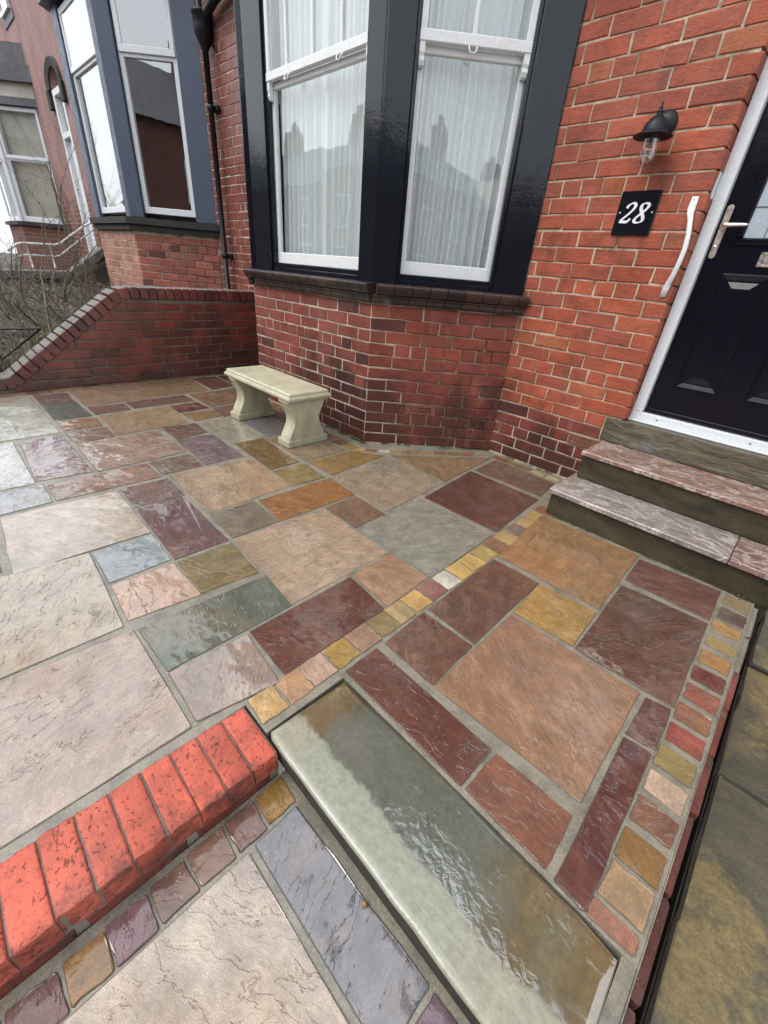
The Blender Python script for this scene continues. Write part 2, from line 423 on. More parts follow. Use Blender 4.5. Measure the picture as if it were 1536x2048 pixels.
def mat_farbrick(name, c1, c2, mort, axis='X', paint=None):
    t = NT(name)
    p = t.pos()
    sep = t.n('ShaderNodeSeparateXYZ', {0: p})
    u = t.math('ADD', sep.outputs[0], sep.outputs[1])
    vec = t.n('ShaderNodeCombineXYZ', {0: u, 1: sep.outputs[2], 2: 0.0}).outputs[0]
    b = t.n('ShaderNodeTexBrick', {'Vector': vec, 'Color1': c1, 'Color2': c2, 'Mortar': mort, 'Scale': 1.0, 'Mortar Size': .006, 'Brick Width': .228, 'Row Height': .079, 'Bias': -.1})
    n = t.noise(p, 1.7, 5, .65)
    c = t.mix(t.ramp(n, [(.42, 0.0), (.65, .55)]), b.outputs[0], t.mix(.6, b.outputs[0], (.03, .02, .016)))
    if paint:
        msk = t.ramp(t.math('ADD', t.math('MULTIPLY', sep.outputs[2], .28), t.math('MULTIPLY', t.noise(t.mapping(p, (1.5, 1.5, .6)), 2.0, 6, .7), .9)), [(.90, 0.0), (1.02, 1.0)])
        pc = t.mix(t.ramp(t.noise(t.mapping(p, (1.2, 1.2, .7)), 1.6, 7, .7, .4), [(.42, 0.0), (.62, .85)]), paint, t.mix(.65, paint, (.10, .06, .05)))
        c = t.mix(msk, c, pc)
    t.bsdf(Base_Color=c, Roughness=.8, Normal=t.bump(b.outputs[1], -.006, .8))
    return t.m

M = {}
M['stone'] = mat_sandstone()
def mat_side():
    t = NT('dull_stone_side')
    n = t.noise(t.pos(), 60, 4, .65)
    c = t.mix(.5, t.vmath('SCALE', t.oi('Color'), .42), (.13, .115, .085))
    t.bsdf(Base_Color=t.mix(1.0, c, t.ramp(n, [(.3, .7), (.7, 1.2)]), 'MULTIPLY'), Roughness=.85, Normal=t.bump(n, .002, .6), Specular_IOR_Level=.2)
    return t.m
M['side'] = mat_side()
M['sett'] = mat_sandstone('tumbled_sett_stone', .58, .06, .7)
M['brick'] = mat_brick('red_facing_brick', damp=1.0, gain=.70, coat=.08)
M['brick_old'] = mat_brick('old_garden_brick', damp=.8, soot=.6, gain=.62, coat=.6)
M['brick_edge'] = mat_brick('pitted_edging_brick', damp=0.0, soot=.5, gain=.80, coat=.06, pits=1)
M['mortar'] = mat_mortar('lime_mortar', (.50, .43, .31), (.14, .115, .07), 7)
M['mortar_old'] = mat_mortar('weathered_mortar', (.13, .115, .085), (.05, .046, .036), 5)
M['joint'] = mat_mortar('paving_mortar', (.205, .18, .132), (.105, .095, .07), 9, wet=.6)
M['black'] = mat_paint('black_gloss_paint', (.006, .008, .013), .07, .0010, spec=.40)
M['blueblack'] = mat_paint('slate_blue_paint', (.058, .076, .115), .4, .001)
M['white'] = mat_paint('white_gloss_paint', (.68, .70, .70), .35, .0012, .25, (.55, .5, .42))
M['upvc'] = mat_paint('white_plastic_frame', (.66, .685, .70), .3, .0003)
M['doorblack'] = mat_paint('black_grained_door', (.004, .0045, .009), .13, .0010, grain=.5, spec=.32)
M['iron'] = mat_paint('black_cast_iron', (.008, .009, .012), .42, .001, spec=.3)
M['chrome'] = mat_metal('satin_steel', (.72, .66, .60), .25)
M['plate'] = mat_metal('brushed_steel_plate', (.50, .42, .38), .35)
M['silver'] = mat_paint('silver_lettering', (.75, .77, .80), .3, .0002)
M['glass'] = mat_glass('old_window_glass', .06, (.96, .98, .97), 0.0, .0012)
M['glass_n'] = mat_glass('neighbour_window_glass', .20, (.75, .76, .76), 0.0, .0004)
M['lampglass'] = mat_glass('clear_lamp_glass', .15, (.95, .94, .95))
M['obscure'] = mat_paint('etched_door_glass', (.36, .41, .46), .22, .0015, coat=.6)
M['net'] = mat_cloth('white_net_curtain', (.86, .88, .90), .12)
M['marble'] = mat_marble('veined_marble')
M['riser'] = mat_riser('dark_wet_riser_stone')
M['threshold'] = mat_threshold('dressed_threshold_stone')
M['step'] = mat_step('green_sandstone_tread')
M['flag'] = mat_flag('mossy_flagstone')
M['cast'] = mat_cast('cream_cast_stone')
M['sooty'] = mat_brick('sooty_moulded_brick', damp=0.0, soot=1.0, gain=.34, coat=.3)
M['terracotta'] = mat_plain('terracotta', (.20, .06, .035), (.14, .045, .03), 20)
M['moss'] = mat_plain('dark_moss', (.035, .042, .012), (.08, .085, .03), 30, .9)
M['wetshade'] = mat_plain('wet_edge_painted_shade', (.022, .019, .013), (.036, .030, .02), 6, .8, .006)  # wet stone colour with the shade of gap and step undercut painted in
M['void'] = mat_plain('dark_hollow', (.006, .005, .005), (.004, .004, .004))
M['room'] = mat_plain('papered_room', (.34, .32, .29), (.28, .26, .24), 3)
M['soil'] = mat_plain('wet_soil', (.035, .027, .018), (.075, .06, .04), 5, .8, .03)
M['litter'] = mat_plain('dead_leaf_litter', (.10, .075, .035), (.17, .14, .085), 9, .8)
M['bark'] = mat_plain('bare_twig_bark', (.10, .075, .055), (.17, .14, .11), 20)
M['mossbark'] = mat_plain('mossy_stem_bark', (.075, .06, .045), (.15, .14, .07), 12)
M['slate'] = mat_plain('grey_roof_slate', (.075, .08, .09), (.12, .12, .125), 4, .6)
M['asphalt'] = mat_plain('asphalt', (.045, .045, .047), (.06, .06, .06), 3, .6, .003, 150)
M['render'] = mat_plain('pale_render', (.55, .50, .44), (.45, .41, .36), 3)
M['coping'] = mat_plain('grey_coping_stone', (.16, .155, .14), (.09, .088, .075), 5, .7, .01)
M['wallstone'] = mat_plain('dark_wet_walling', (.05, .042, .033), (.09, .075, .058), 4, .7, .02)
M['farbrick'] = mat_farbrick('far_red_brick', (.17, .052, .036), (.125, .04, .03), (.2, .17, .13))
M['pinkbrick'] = mat_farbrick('pink_painted_brick', (.16, .052, .036), (.12, .04, .03), (.3, .25, .2), paint=(.29, .165, .15))
M['leaf'] = mat_plain('dry_brown_leaf', (.12, .07, .03), (.20, .14, .07), 30)
M['foliage'] = mat_plain('dark_evergreen_leaf', (.03, .045, .015), (.05, .07, .03), 10)
M['amber'] = mat_plain('amber_filament', (.6, .33, .08), (.5, .25, .06), 30, .3)
M['snail'] = mat_plain('banded_shell', (.30, .17, .05), (.16, .09, .03), 90, .25, .001, 200, .5)
M['timber'] = mat_plain('dark_gable_timber', (.02, .018, .016), (.03, .026, .022))
# ---------------------------------------------------------------- object helpers
def mesh_of(bm, name, mat, smooth=False):
    me = bpy.data.meshes.new(name)
    bm.to_mesh(me)
    bm.free()
    for m in (mat if isinstance(mat, (list, tuple)) else [mat]):
        me.materials.append(m)
    if smooth:
        for p in me.polygons:
            p.use_smooth = True
    return me

def obj(name, data, mat=None, parent=None, loc=(0, 0, 0), rot=(0, 0, 0), color=None, smooth=False):
    if isinstance(data, bmesh.types.BMesh):
        data = mesh_of(data, name, mat, smooth)
    o = bpy.data.objects.new(name, data)
    COL.objects.link(o)
    o.location = loc
    o.rotation_euler = rot
    if color is not None:
        o.color = (*color, 1)
    if parent is not None:
        o.parent = parent
    return o

def tag(o, label=None, cat=None, group=None, kind=None):
    if label: o['label'] = label
    if cat: o['category'] = cat
    if group: o['group'] = group
    if kind: o['kind'] = kind
    return o

def thing(name, label, cat, loc=(0, 0, 0), rotz=0, group=None):
    o = obj(name, None, loc=loc, rot=(0, 0, rotz))
    return tag(o, label, cat, group)

def box(bm, x0, x1, y0, y1, z0, z1, bev=0.0, mi=0):
    vs = [bm.verts.new(p) for p in ((x0, y0, z0), (x1, y0, z0), (x1, y1, z0), (x0, y1, z0), (x0, y0, z1), (x1, y0, z1), (x1, y1, z1), (x0, y1, z1))]
    fs = [bm.faces.new([vs[i] for i in f]) for f in ((3, 2, 1, 0), (4, 5, 6, 7), (0, 1, 5, 4), (1, 2, 6, 5), (2, 3, 7, 6), (3, 0, 4, 7))]
    for f in fs: f.material_index = mi
    if bev:
        es = list({e for f in fs for e in f.edges})
        r = bmesh.ops.bevel(bm, geom=es, offset=bev, segments=1, profile=.5, affect='EDGES')
        for f in r['faces']: f.material_index = mi
    return bm

def nb():
    return bmesh.new()

def bx(*a, bev=0.0):
    return box(nb(), *a, bev=bev)

def tube(bm, pts, r, n=8, caps=True, closed=False):
    pts = [Vector(p) for p in pts]
    rs = r if isinstance(r, (list, tuple)) else [r] * len(pts)
    rings = []
    up = Vector((0, 0, 1))
    N = len(pts)
    prev = None
    for i, p in enumerate(pts):
        a = pts[(i - 1) % N] if (closed or i > 0) else p
        b = pts[(i + 1) % N] if (closed or i < N - 1) else p
        d = (b - a).normalized()
        if prev is None:
            s = d.cross(up) if abs(d.z) < .95 else d.cross(Vector((1, 0, 0)))
        else:
            s = prev - d * prev.dot(d)
        s.normalize()
        prev = s
        t = s.cross(d)
        rings.append([bm.verts.new(p + (s * math.cos(2 * math.pi * k / n) + t * math.sin(2 * math.pi * k / n)) * rs[i]) for k in range(n)])
    M_ = N if closed else N - 1
    for i in range(M_):
        A, B = rings[i], rings[(i + 1) % N]
        for k in range(n):
            f = bm.faces.new((A[k], A[(k + 1) % n], B[(k + 1) % n], B[k]))
            f.smooth = True
    if caps and not closed:
        bm.faces.new(rings[0]); bm.faces.new(rings[-1][::-1])
    return bm

def lathe(bm, prof, c=(0, 0, 0), n=24, axis='Z'):
    rings = []
    for r, h in prof:
        ring = []
        for k in range(n):
            a = 2 * math.pi * k / n
            x, y = r * math.cos(a), r * math.sin(a)
            p = (x, y, h) if axis == 'Z' else (x, -h, y)
            ring.append(bm.verts.new((c[0] + p[0], c[1] + p[1], c[2] + p[2])))
        rings.append(ring)
    for A, B in zip(rings, rings[1:]):
        for k in range(n):
            f = bm.faces.new((A[k], A[(k + 1) % n], B[(k + 1) % n], B[k]))
            f.smooth = True
    return bm

def cap_poly(bm, pts, z0, z1, bev=.004, jit=.0, seg=1, top_jit=0.0):
    """prism with a chamfered, slightly uneven rim; pts anticlockwise in xy"""
    n = len(pts)
    area = sum(pts[i][0] * pts[(i + 1) % n][1] - pts[(i + 1) % n][0] * pts[i][1] for i in range(n))
    if area < 0: pts = pts[::-1]
    P = []
    for i in range(n):
        a, b = Vector(pts[i]), Vector(pts[(i + 1) % n])
        L = (b - a).length
        d = (b - a) / max(L, 1e-6)
        ou = Vector((d.y, -d.x))
        rc = min(.004, L * .1)
        P.append(a + d * rc)
        for k in range(1, seg):
            P.append(a.lerp(b, k / seg + rnd.uniform(-.06, .06)) + ou * rnd.gauss(0, jit))
        P.append(b - d * rc)
    c = sum(P, Vector((0, 0))) / len(P)
    N = len(P)
    lo = [bm.verts.new((p.x, p.y, z0)) for p in P]
    mid = [bm.verts.new((p.x, p.y, z1 - bev)) for p in P]
    top = []
    for i in range(N):
        e = (P[(i + 1) % N] - P[i - 1])
        nrm = Vector((e.y, -e.x)); nrm.normalize()
        q = P[i] - nrm * bev * rnd.uniform(.7, 1.5)
        top.append(bm.verts.new((q.x, q.y, z1 + rnd.gauss(0, top_jit))))
    for A, B in ((lo, mid), (mid, top)):
        for i in range(N):
            f = bm.faces.new((A[i], A[(i + 1) % N], B[(i + 1) % N], B[i])); f.material_index = 1
    bm.faces.new(top)
    return bm

# brick meshes: local x along the wall, outward is -y, z up, origin at the lower left front
BRK = {}
def brick_mesh(L, H, D, mat, ch=.0035, var=3):
    key = (round(L, 3), round(H, 3), round(D, 3), mat.name, rnd.randrange(var))
    if key in BRK: return BRK[key]
    bm = nb()
    j = lambda s=.0017: rnd.gauss(0, s)
    o = [(0 + j(), 0 + j()), (L + j(), 0 + j()), (L + j(), H + j()), (0 + j(), H + j())]
    def ring(ins, y):
        v = []
        for (a, b), (sa, sb) in zip(o, ((1, 1), (-1, 1), (-1, -1), (1, -1))):
            v.append(bm.verts.new((a + sa * ins * rnd.uniform(.7, 1.6), y, b + sb * ins * rnd.uniform(.7, 1.6))))
        return v
    bk = ring(0, D); fr = ring(0, ch); fi = ring(ch, 0)
    for A, B in ((bk, fr), (fr, fi)):
        for i in range(4):
            bm.faces.new((A[i], A[(i + 1) % 4], B[(i + 1) % 4], B[i]))
    bm.faces.new(fi)
    bm.faces.new(bk[::-1])
    me = mesh_of(bm, 'brick', mat)
    BRK[key] = me
    return me

def red(base=(178, 84, 62), spread=.16, dark=.0):
    v = rnd.gauss(1, spread)
    c = list(lin(base))
    k = rnd.random()
    if k < dark: c = [c[0] * .38, c[1] * .42, c[2] * .5]
    elif k < dark + .05: c = [c[0] * 1.02, c[1] * 1.3, c[2] * 1.15]
    return tuple(max(.01, x * max(.5, v)) for x in c)

def merged_bricks(name, items, mat, parent):
    """many small bricks as one mesh; items: (matrix, L, H, D)"""
    bm = nb()
    for mx, L, H, D in items:
        me = brick_mesh(L, H, D, mat)
        k = len(bm.verts)
        bm.from_mesh(me)
        bm.verts.ensure_lookup_table()
        bmesh.ops.transform(bm, matrix=mx, verts=bm.verts[k:])
    o = obj(name, bm, mat, parent)
    o.color = (*lin((150, 72, 56)), 1)
    o['kind'] = 'stuff'
    return o

JT = .0088
def course_cuts(u0, u1, first, pitch, from_right=True):
    """joint positions between u0 and u1"""
    cuts = []
    if from_right:
        u = u1 - first
        while u > u0 + .02:
            cuts.append(u); u -= pitch
        cuts = cuts[::-1]
    else:
        u = u0 + first
        while u < u1 - .02:
            cuts.append(u); u += pitch
    return [u0] + cuts + [u1]

def lay(parent, mat, origin, rotz, rows, colfn, D=.05, H=.0712, proud=.0, as_stuff=None):
    """rows: list of (z of the joint below, [cuts]); origin is the wall's u=0 point"""
    items = []
    mrot = Matrix.Rotation(rotz, 4, 'Z')
    for z, cuts in rows:
        for a, b in zip(cuts, cuts[1:]):
            L = b - a - JT
            if L < .015: continue
            L = round(L, 2)
            ca = (a + b) / 2 - L / 2
            h = H - .0
            loc = mrot @ Vector((ca, -proud + rnd.gauss(0, .0010), z + .0038 + rnd.gauss(0, .0008))) + Vector(origin)
            rz = rotz + rnd.gauss(0, .004)
            if as_stuff:
                items.append((Matrix.Translation(loc) @ Matrix.Rotation(rz, 4, 'Z'), L, h, D))
            else:
                o = obj('brick', brick_mesh(L, h, D, mat), None, parent, loc, (0, rnd.gauss(0, .003), rz), colfn(z, (a + b) / 2))
    if as_stuff:
        merged_bricks(as_stuff, items, mat, parent)

ZC = .0024
CH = .079
def zj(n): return ZC + n * CH
P_ = .2285
def bond_rows(n0, n1, u0, u1, clip=None, wob=.012, right=True):
    rows = []
    for n in range(n0, n1):
        a0, a1 = (clip(n) if clip else (u0, u1))
        if n % 6 == 2: first, pitch = .178, P_ / 2
        elif n % 2: first, pitch = .121, P_
        else: first, pitch = .235, P_
        if n < 8: first += rnd.uniform(0, .06)
        cuts = course_cuts(a0, a1, first + rnd.uniform(-wob, wob) * .5, pitch, right)
        cuts = [cuts[0]] + [c + rnd.uniform(-.004, .004) for c in cuts[1:-1]] + [cuts[-1]]
        if len(cuts) > 2 and cuts[1] - cuts[0] < .03: cuts.pop(1)
        rows.append((zj(n), cuts))
    return rows
SLABS=[
([(-3.899,-0.999),(-3.887,-0.759),(-3.458,-0.754),(-3.413,-1.014)],(105,70,62)),
([(-3.951,-2.089),(-3.96,-1.521),(-3.386,-1.568),(-3.349,-2.096)],(150,125,100)),
([(-3.96,-1.521),(-3.931,-1.006),(-3.391,-1.054),(-3.386,-1.568)],(150,125,95)),
([(-3.873,-2.362),(-3.857,-2.123),(-3.582,-2.133),(-3.593,-2.356)],(115,85,75)),
([(-3.573,-2.354),(-3.567,-2.129),(-3.081,-2.115),(-3.078,-2.358)],(92,94,84)),
([(-3.335,-2.093),(-3.308,-1.837),(-3.111,-1.838),(-3.096,-2.092)],(110,80,70)),
([(-3.341,-1.812),(-3.344,-1.317),(-3.121,-1.314),(-3.123,-1.804)],(115,88,75)),
([(-3.067,-1.554),(-3.069,-1.31),(-2.859,-1.299),(-2.845,-1.553)],(105,62,52)),
([(-3.344,-1.272),(-3.35,-0.78),(-2.9,-0.78),(-2.878,-1.273)],(140,110,82)),
([(-2.848,-1.279),(-2.848,-1.071),(-2.561,-1.059),(-2.58,-1.305)],(125,95,85)),
([(-3.058,-2.35),(-3.037,-2.106),(-2.816,-2.119),(-2.825,-2.35)],(150,112,70)),
([(-2.8,-2.355),(-2.781,-2.103),(-2.548,-2.115),(-2.54,-2.344)],(135,108,88)),
([(-3.058,-2.075),(-3.053,-1.552),(-2.582,-1.599),(-2.559,-2.097)],(165,140,108)),
([(-2.813,-1.551),(-2.792,-1.296),(-2.607,-1.3),(-2.588,-1.535)],(140,115,75)),
([(-2.558,-1.804),(-2.54,-1.556),(-2.307,-1.562),(-2.28,-1.8)],(110,82,70)),
([(-2.542,-1.532),(-2.53,-1.267),(-1.99,-1.269),(-1.996,-1.521)],(165,155,132)),
([(-2.262,-1.808),(-2.254,-1.557),(-1.762,-1.566),(-1.764,-1.825)],(120,98,98)),
([(-2.522,-2.348),(-2.526,-1.85),(-2.03,-1.836),(-2.01,-2.357)],(165,138,118)),
([(-1.993,-2.08),(-1.985,-1.829),(-1.757,-1.841),(-1.768,-2.082)],(125,100,80)),
([(-2.733,-2.612),(-2.764,-2.385),(-2.024,-2.378),(-2.052,-2.639)],(120,82,72)),
([(-1.967,-2.602),(-1.976,-2.108),(-1.743,-2.102),(-1.752,-2.605)],(145,108,82)),
([(-1.975,-2.92),(-1.994,-2.619),(-1.751,-2.621),(-1.735,-2.92)],(160,160,158)),
([(-1.708,-2.832),(-1.697,-2.345),(-1.189,-2.352),(-1.187,-2.854)],(190,173,152)),
([(-1.712,-2.326),(-1.702,-2.079),(-1.452,-2.086),(-1.462,-2.332)],(115,88,74)),
([(-1.436,-2.332),(-1.448,-2.099),(-0.914,-2.105),(-0.915,-2.349)],(108,76,72)),
([(-1.734,-2.056),(-1.697,-1.559),(-1.217,-1.554),(-1.194,-2.074)],(178,148,115)),
([(-2.006,-1.516),(-1.99,-1.293),(-1.48,-1.325),(-1.477,-1.54)],(122,95,55)),
([(-1.446,-1.538),(-1.436,-1.309),(-1.193,-1.326),(-1.21,-1.559)],(145,125,75)),
([(-1.166,-1.803),(-1.165,-1.31),(-0.908,-1.332),(-0.914,-1.827)],(155,100,42)),
([(-1.179,-2.071),(-1.178,-1.825),(-0.915,-1.833),(-0.918,-2.084)],(130,115,95)),
([(-1.164,-2.595),(-1.17,-2.354),(-0.925,-2.361),(-0.917,-2.597)],(148,155,155)),
([(-0.895,-2.596),(-0.89,-2.362),(-0.634,-2.359),(-0.661,-2.609)],(200,165,138)),
([(-0.894,-2.345),(-0.885,-2.106),(-0.619,-2.12),(-0.639,-2.357)],(130,112,72)),
([(-1.217,-3.14),(-1.175,-2.605),(-0.645,-2.63),(-0.65,-3.14)],(186,172,150)),
([(-0.632,-3.14),(-0.609,-2.612),(-0.134,-2.612),(-0.132,-3.14)],(180,159,141)),
([(-0.6,-2.595),(-0.581,-2.106),(-0.363,-2.128),(-0.358,-2.586)],(105,110,95)),
([(-0.351,-2.589),(-0.342,-2.326),(-0.098,-2.35),(-0.138,-2.593)],(165,145,130)),
([(-0.346,-2.313),(-0.352,-1.839),(-0.118,-1.864),(-0.112,-2.32)],(105,60,43)),
([(-1.975,-1.27),(-1.975,-0.955),(-1.47,-0.925),(-1.459,-1.285)],(150,130,100)),
([(-1.435,-1.278),(-1.441,-0.914),(-1.231,-0.763),(-1.191,-1.274)],(150,120,68)),
([(-1.169,-1.291),(-1.202,-0.752),(-0.697,-0.771),(-0.656,-1.317)],(168,152,126)),
([(-1.207,-0.727),(-0.745,-0.136),(-0.698,-0.749)],(152,125,95)),
([(-0.634,-1.019),(-0.696,-0.458),(-0.192,-0.457),(-0.152,-1.002)],(100,68,56)),
([(-0.689,-0.42),(-0.7,-0.127),(-0.24,-0.135),(-0.199,-0.404)],(120,92,74)),
([(-0.89,-1.559),(-0.895,-1.336),(-0.636,-1.344),(-0.635,-1.57)],(128,102,78)),
([(-0.901,-2.088),(-0.88,-1.581),(-0.382,-1.59),(-0.368,-2.122)],(185,158,130)),
([(-0.606,-1.562),(-0.636,-1.042),(-0.149,-1.044),(-0.124,-1.569)],(152,147,132)),
([(-0.352,-1.828),(-0.368,-1.585),(-0.135,-1.582),(-0.118,-1.847)],(168,130,95)),
([(-0.025,-1.187),(-0.08,-0.62),(0.437,-0.6),(0.452,-1.175)],(165,126,86)),
([(-0.007,-1.729),(-0.024,-1.228),(0.207,-1.221),(0.22,-1.737)],(105,76,62)),
([(0.45,-0.633),(0.79,-0.598),(0.793,-0.877),(0.463,-0.872)],(115,76,68)),
([(0.211,-1.227),(0.457,-1.203),(0.47,-1.464),(0.227,-1.479)],(180,142,78)),
([(0.464,-0.929),(0.794,-0.902),(0.803,-1.462),(0.479,-1.468)],(108,74,58)),
([(0.233,-1.498),(0.707,-1.49),(0.709,-1.971),(0.236,-1.988)],(160,120,92)),
([(0.005,-1.985),(-0.008,-1.757),(0.221,-1.753),(0.23,-1.99)],(115,80,62)),
([(0.006,-2.167),(0.003,-2.021),(0.475,-2.026),(0.474,-2.173)],(105,62,48)),
([(0.493,-2.024),(0.709,-2.018),(0.712,-2.173),(0.487,-2.169)],(138,88,66)),
([(0.727,-1.491),(0.8,-1.476),(0.808,-1.665),(0.724,-1.68)],(100,60,55)),
([(0.725,-1.695),(0.8,-1.688),(0.808,-2.176),(0.735,-2.175)],(98,52,45)),
([(-3.86,-2.92),(-3.85,-2.385),(-2.81,-2.385),(-2.81,-2.92)],(165,160,140)),
([(-2.755,-2.92),(-2.755,-2.645),(-2.03,-2.645),(-2.03,-2.92)],(180,175,165)),
([(-1.7,-3.14),(-1.7,-2.875),(-1.24,-2.885),(-1.235,-3.14)],(150,152,152)),
([(-3.88,-0.735),(-3.87,-0.5),(-3.4,-0.5),(-3.43,-0.735)],(108,70,62)),
([(-3.88,-0.48),(-3.87,-0.06),(-3.4,-0.06),(-3.4,-0.48)],(150,125,95)),
([(-3.37,-0.76),(-3.37,-0.06),(-3.12,-0.1),(-3.12,-0.76)],(135,110,85)),
([(-2.85,-1.05),(-2.85,-0.8),(-2.56,-0.8),(-2.56,-1.05)],(120,92,78)),
([(-2.53,-1.245),(-2.53,-1.0),(-2.0,-1.0),(-2.0,-1.245)],(118,120,122)),
([(-2.53,-0.98),(-2.53,-0.84),(-2.0,-0.84),(-2.0,-0.98)],(120,95,75)),
([(-4.0,-3.7),(-4.0,-2.945),(-2.9,-2.945),(-2.9,-3.7)],(160,140,115)),
([(-2.88,-3.7),(-2.88,-2.945),(-1.99,-2.945),(-1.99,-3.7)],(115,85,72)),
([(-1.97,-3.7),(-1.97,-2.945),(-1.73,-2.945),(-1.73,-3.7)],(150,125,95)),
([(-1.7,-3.7),(-1.7,-3.165),(-0.9,-3.165),(-0.9,-3.7)],(175,150,120)),
([(-0.88,-3.7),(-0.88,-3.165),(-0.135,-3.165),(-0.135,-3.7)],(110,70,58)),
]
# ---------------------------------------------------------------- ground
def structure(name, bm, mat):
    o = obj(name, bm, mat)
    return tag(o, kind='structure')

patio = structure('patio', box(box(box(box(nb(), -4.012, -.13, -4.2, -.0015, -.25, -.0036), -.13, .9135, -2.186, -.0015, -.25, -.0036), -.13, .018, -2.466, -2.186, -.25, -.0036), .886, .9135, -2.4655, -2.186, -.25, -.006), M['joint'])

def slab_obj(name, parent, pts, col, z=0.0, seg=5, jit=.0011, bev=.0022, depth=.03, top_jit=.0006):
    cx = sum(p[0] for p in pts) / len(pts); cy = sum(p[1] for p in pts) / len(pts)
    loc = [(p[0] - cx, p[1] - cy) for p in pts]
    bm = cap_poly(nb(), loc, -depth, 0, bev, jit, seg, top_jit)
    o = obj(name, bm, [M['sett' if name == 'sett' else 'stone'], M['side']], parent, (cx, cy, z + rnd.gauss(0, .0005)), (rnd.gauss(0, .0011), rnd.gauss(0, .0011), 0), lin(col))
    return o

for q, c in SLABS:
    cx = sum(p[0] for p in q) / len(q); cy = sum(p[1] for p in q) / len(q)
    q = [(cx + (x - cx) * 1.012, cy + (y - cy) * 1.012) for x, y in q]
    slab_obj('paving_slab', patio, q, c)

def sett(parent, x0, x1, y0, y1, c, z=0.0, jq=.003):
    x0 -= .005; x1 += .005; y0 -= .0045; y1 += .0045
    j = lambda: rnd.uniform(-jq, jq)
    slab_obj('sett', parent, [(x0 + j(), y0 + j()), (x1 + j(), y0 + j()), (x1 + j(), y1 + j()), (x0 + j(), y1 + j())], c, z, 4, .0014, .0018, .03, .0006)

def quad_sett(parent, pts, c, z=0.0):
    slab_obj('sett', parent, pts, c, z, 3, .0014, .0018, .03, .0006)

# the strip of setts between patio and path
SETC = [(200, 162, 105), (190, 145, 105), (190, 155, 130), (175, 140, 70), (165, 130, 105), (150, 125, 75), (178, 150, 100), (205, 162, 92), (150, 100, 90), (205, 198, 180), (208, 172, 105), (205, 170, 100), (180, 155, 95), (140, 105, 80), (205, 170, 108), (130, 115, 100), (180, 150, 100), (192, 158, 95), (150, 100, 60)]
SETY = [-2.414, -2.32, -2.233, -2.130, -2.025, -1.919, -1.827, -1.736, -1.625, -1.527, -1.429, -1.332, -1.225, -1.110, -1.017, -.887, -.787, -.667, -.56]
for i, (y, c) in enumerate(zip(SETY, SETC)):
    a = (SETY[i - 1] + y) / 2 if i else y - .047
    b = (SETY[i + 1] + y) / 2 if i < len(SETY) - 1 else y + .05
    s = -.035 * (y + 2.4) / 1.8
    sett(patio, -.102 + s, -.012 + s - .01 * (y > -.9), a + .006, b - .006, c)
# the strip along the right-hand edge
RY = [(-.69, -.607, (160, 145, 105)), (-.815, -.73, (105, 85, 75)), (-.925, -.85, (182, 145, 92)), (-1.042, -.975, (160, 140, 90)), (-1.162, -1.088, (178, 132, 80)), (-1.276, -1.20, (110, 55, 50)), (-1.386, -1.305, (150, 85, 65)), (-1.497, -1.42, (140, 95, 70)), (-1.60, -1.523, (150, 75, 65)), (-1.705, -1.632, (146, 126, 82)), (-1.806, -1.736, (205, 175, 150)), (-1.907, -1.832, (130, 90, 70)), (-2.02, -1.94, (140, 105, 60)), (-2.118, -2.036, (165, 135, 100)), (-2.174, -2.14, (165, 115, 95))]
for a, b, c in RY:
    sett(patio, .815, .90, a, b, c)
# setts round the foot of the bay and along the house
BX = [(-1.437, -.895), (-1.39, -.815), (-1.318, -.752), (-1.255, -.673), (-1.187, -.597), (-1.125, -.517), (-1.06, -.428), (-.995, -.345), (-.928, -.262), (-.866, -.171), (-.81, -.082)]
BC = [(205, 165, 95), (145, 110, 90), (210, 200, 180), (165, 140, 75), (150, 118, 90), (170, 140, 105), (140, 105, 80), (130, 115, 60), (150, 95, 70), (170, 150, 115)]
ux, uy = .684, .729
for (a, b), (a2, b2), c in zip(BX, BX[1:], BC):
    px, py = uy, -ux
    g = .007
    A = (a + ux * g, b + uy * g); B = (a2 - ux * g, b2 - uy * g)
    i, w = -.038, .024
    quad_sett(patio, [(A[0] + px * i, A[1] + py * i), (A[0] + px * w, A[1] + py * w), (B[0] + px * w, B[1] + py * w), (B[0] + px * i, B[1] + py * i)], c)
x = -3.0
FC = [(150, 115, 85), (135, 95, 75), (160, 135, 80), (130, 100, 85)]
k = 0
while x < -1.5:
    w = rnd.uniform(.08, .13)
    if x < -2.0 or x > -1.99:
        sett(patio, x + .006, min(x + w, -1.455) - .006, -.905 if x > -1.99 else -.815, -.815 if x > -1.99 else -.735, FC[k % 4], jq=.002)
    x += w; k += 1
HX = [-.755, -.642, -.553, -.447, -.33, -.224, -.11]
HC = [(155, 95, 65), (135, 120, 70), (140, 110, 85), (190, 170, 125), (200, 185, 150), (150, 120, 90)]
for a, b, c in zip(HX, HX[1:], HC):
    sett(patio, a + .007, b - .007, -.105, -.05, c, jq=.003)
y = -2.6
GC = [(120, 85, 72), (150, 125, 90), (125, 105, 80), (140, 100, 80)]
while y < -.1:
    w = rnd.uniform(.1, .3)
    sett(patio, -4.0, -3.955 if y > -2.1 else -3.90, y + .005, min(y + w, -.05) - .005, GC[k % 4], jq=.002)
    y += w; k += 1

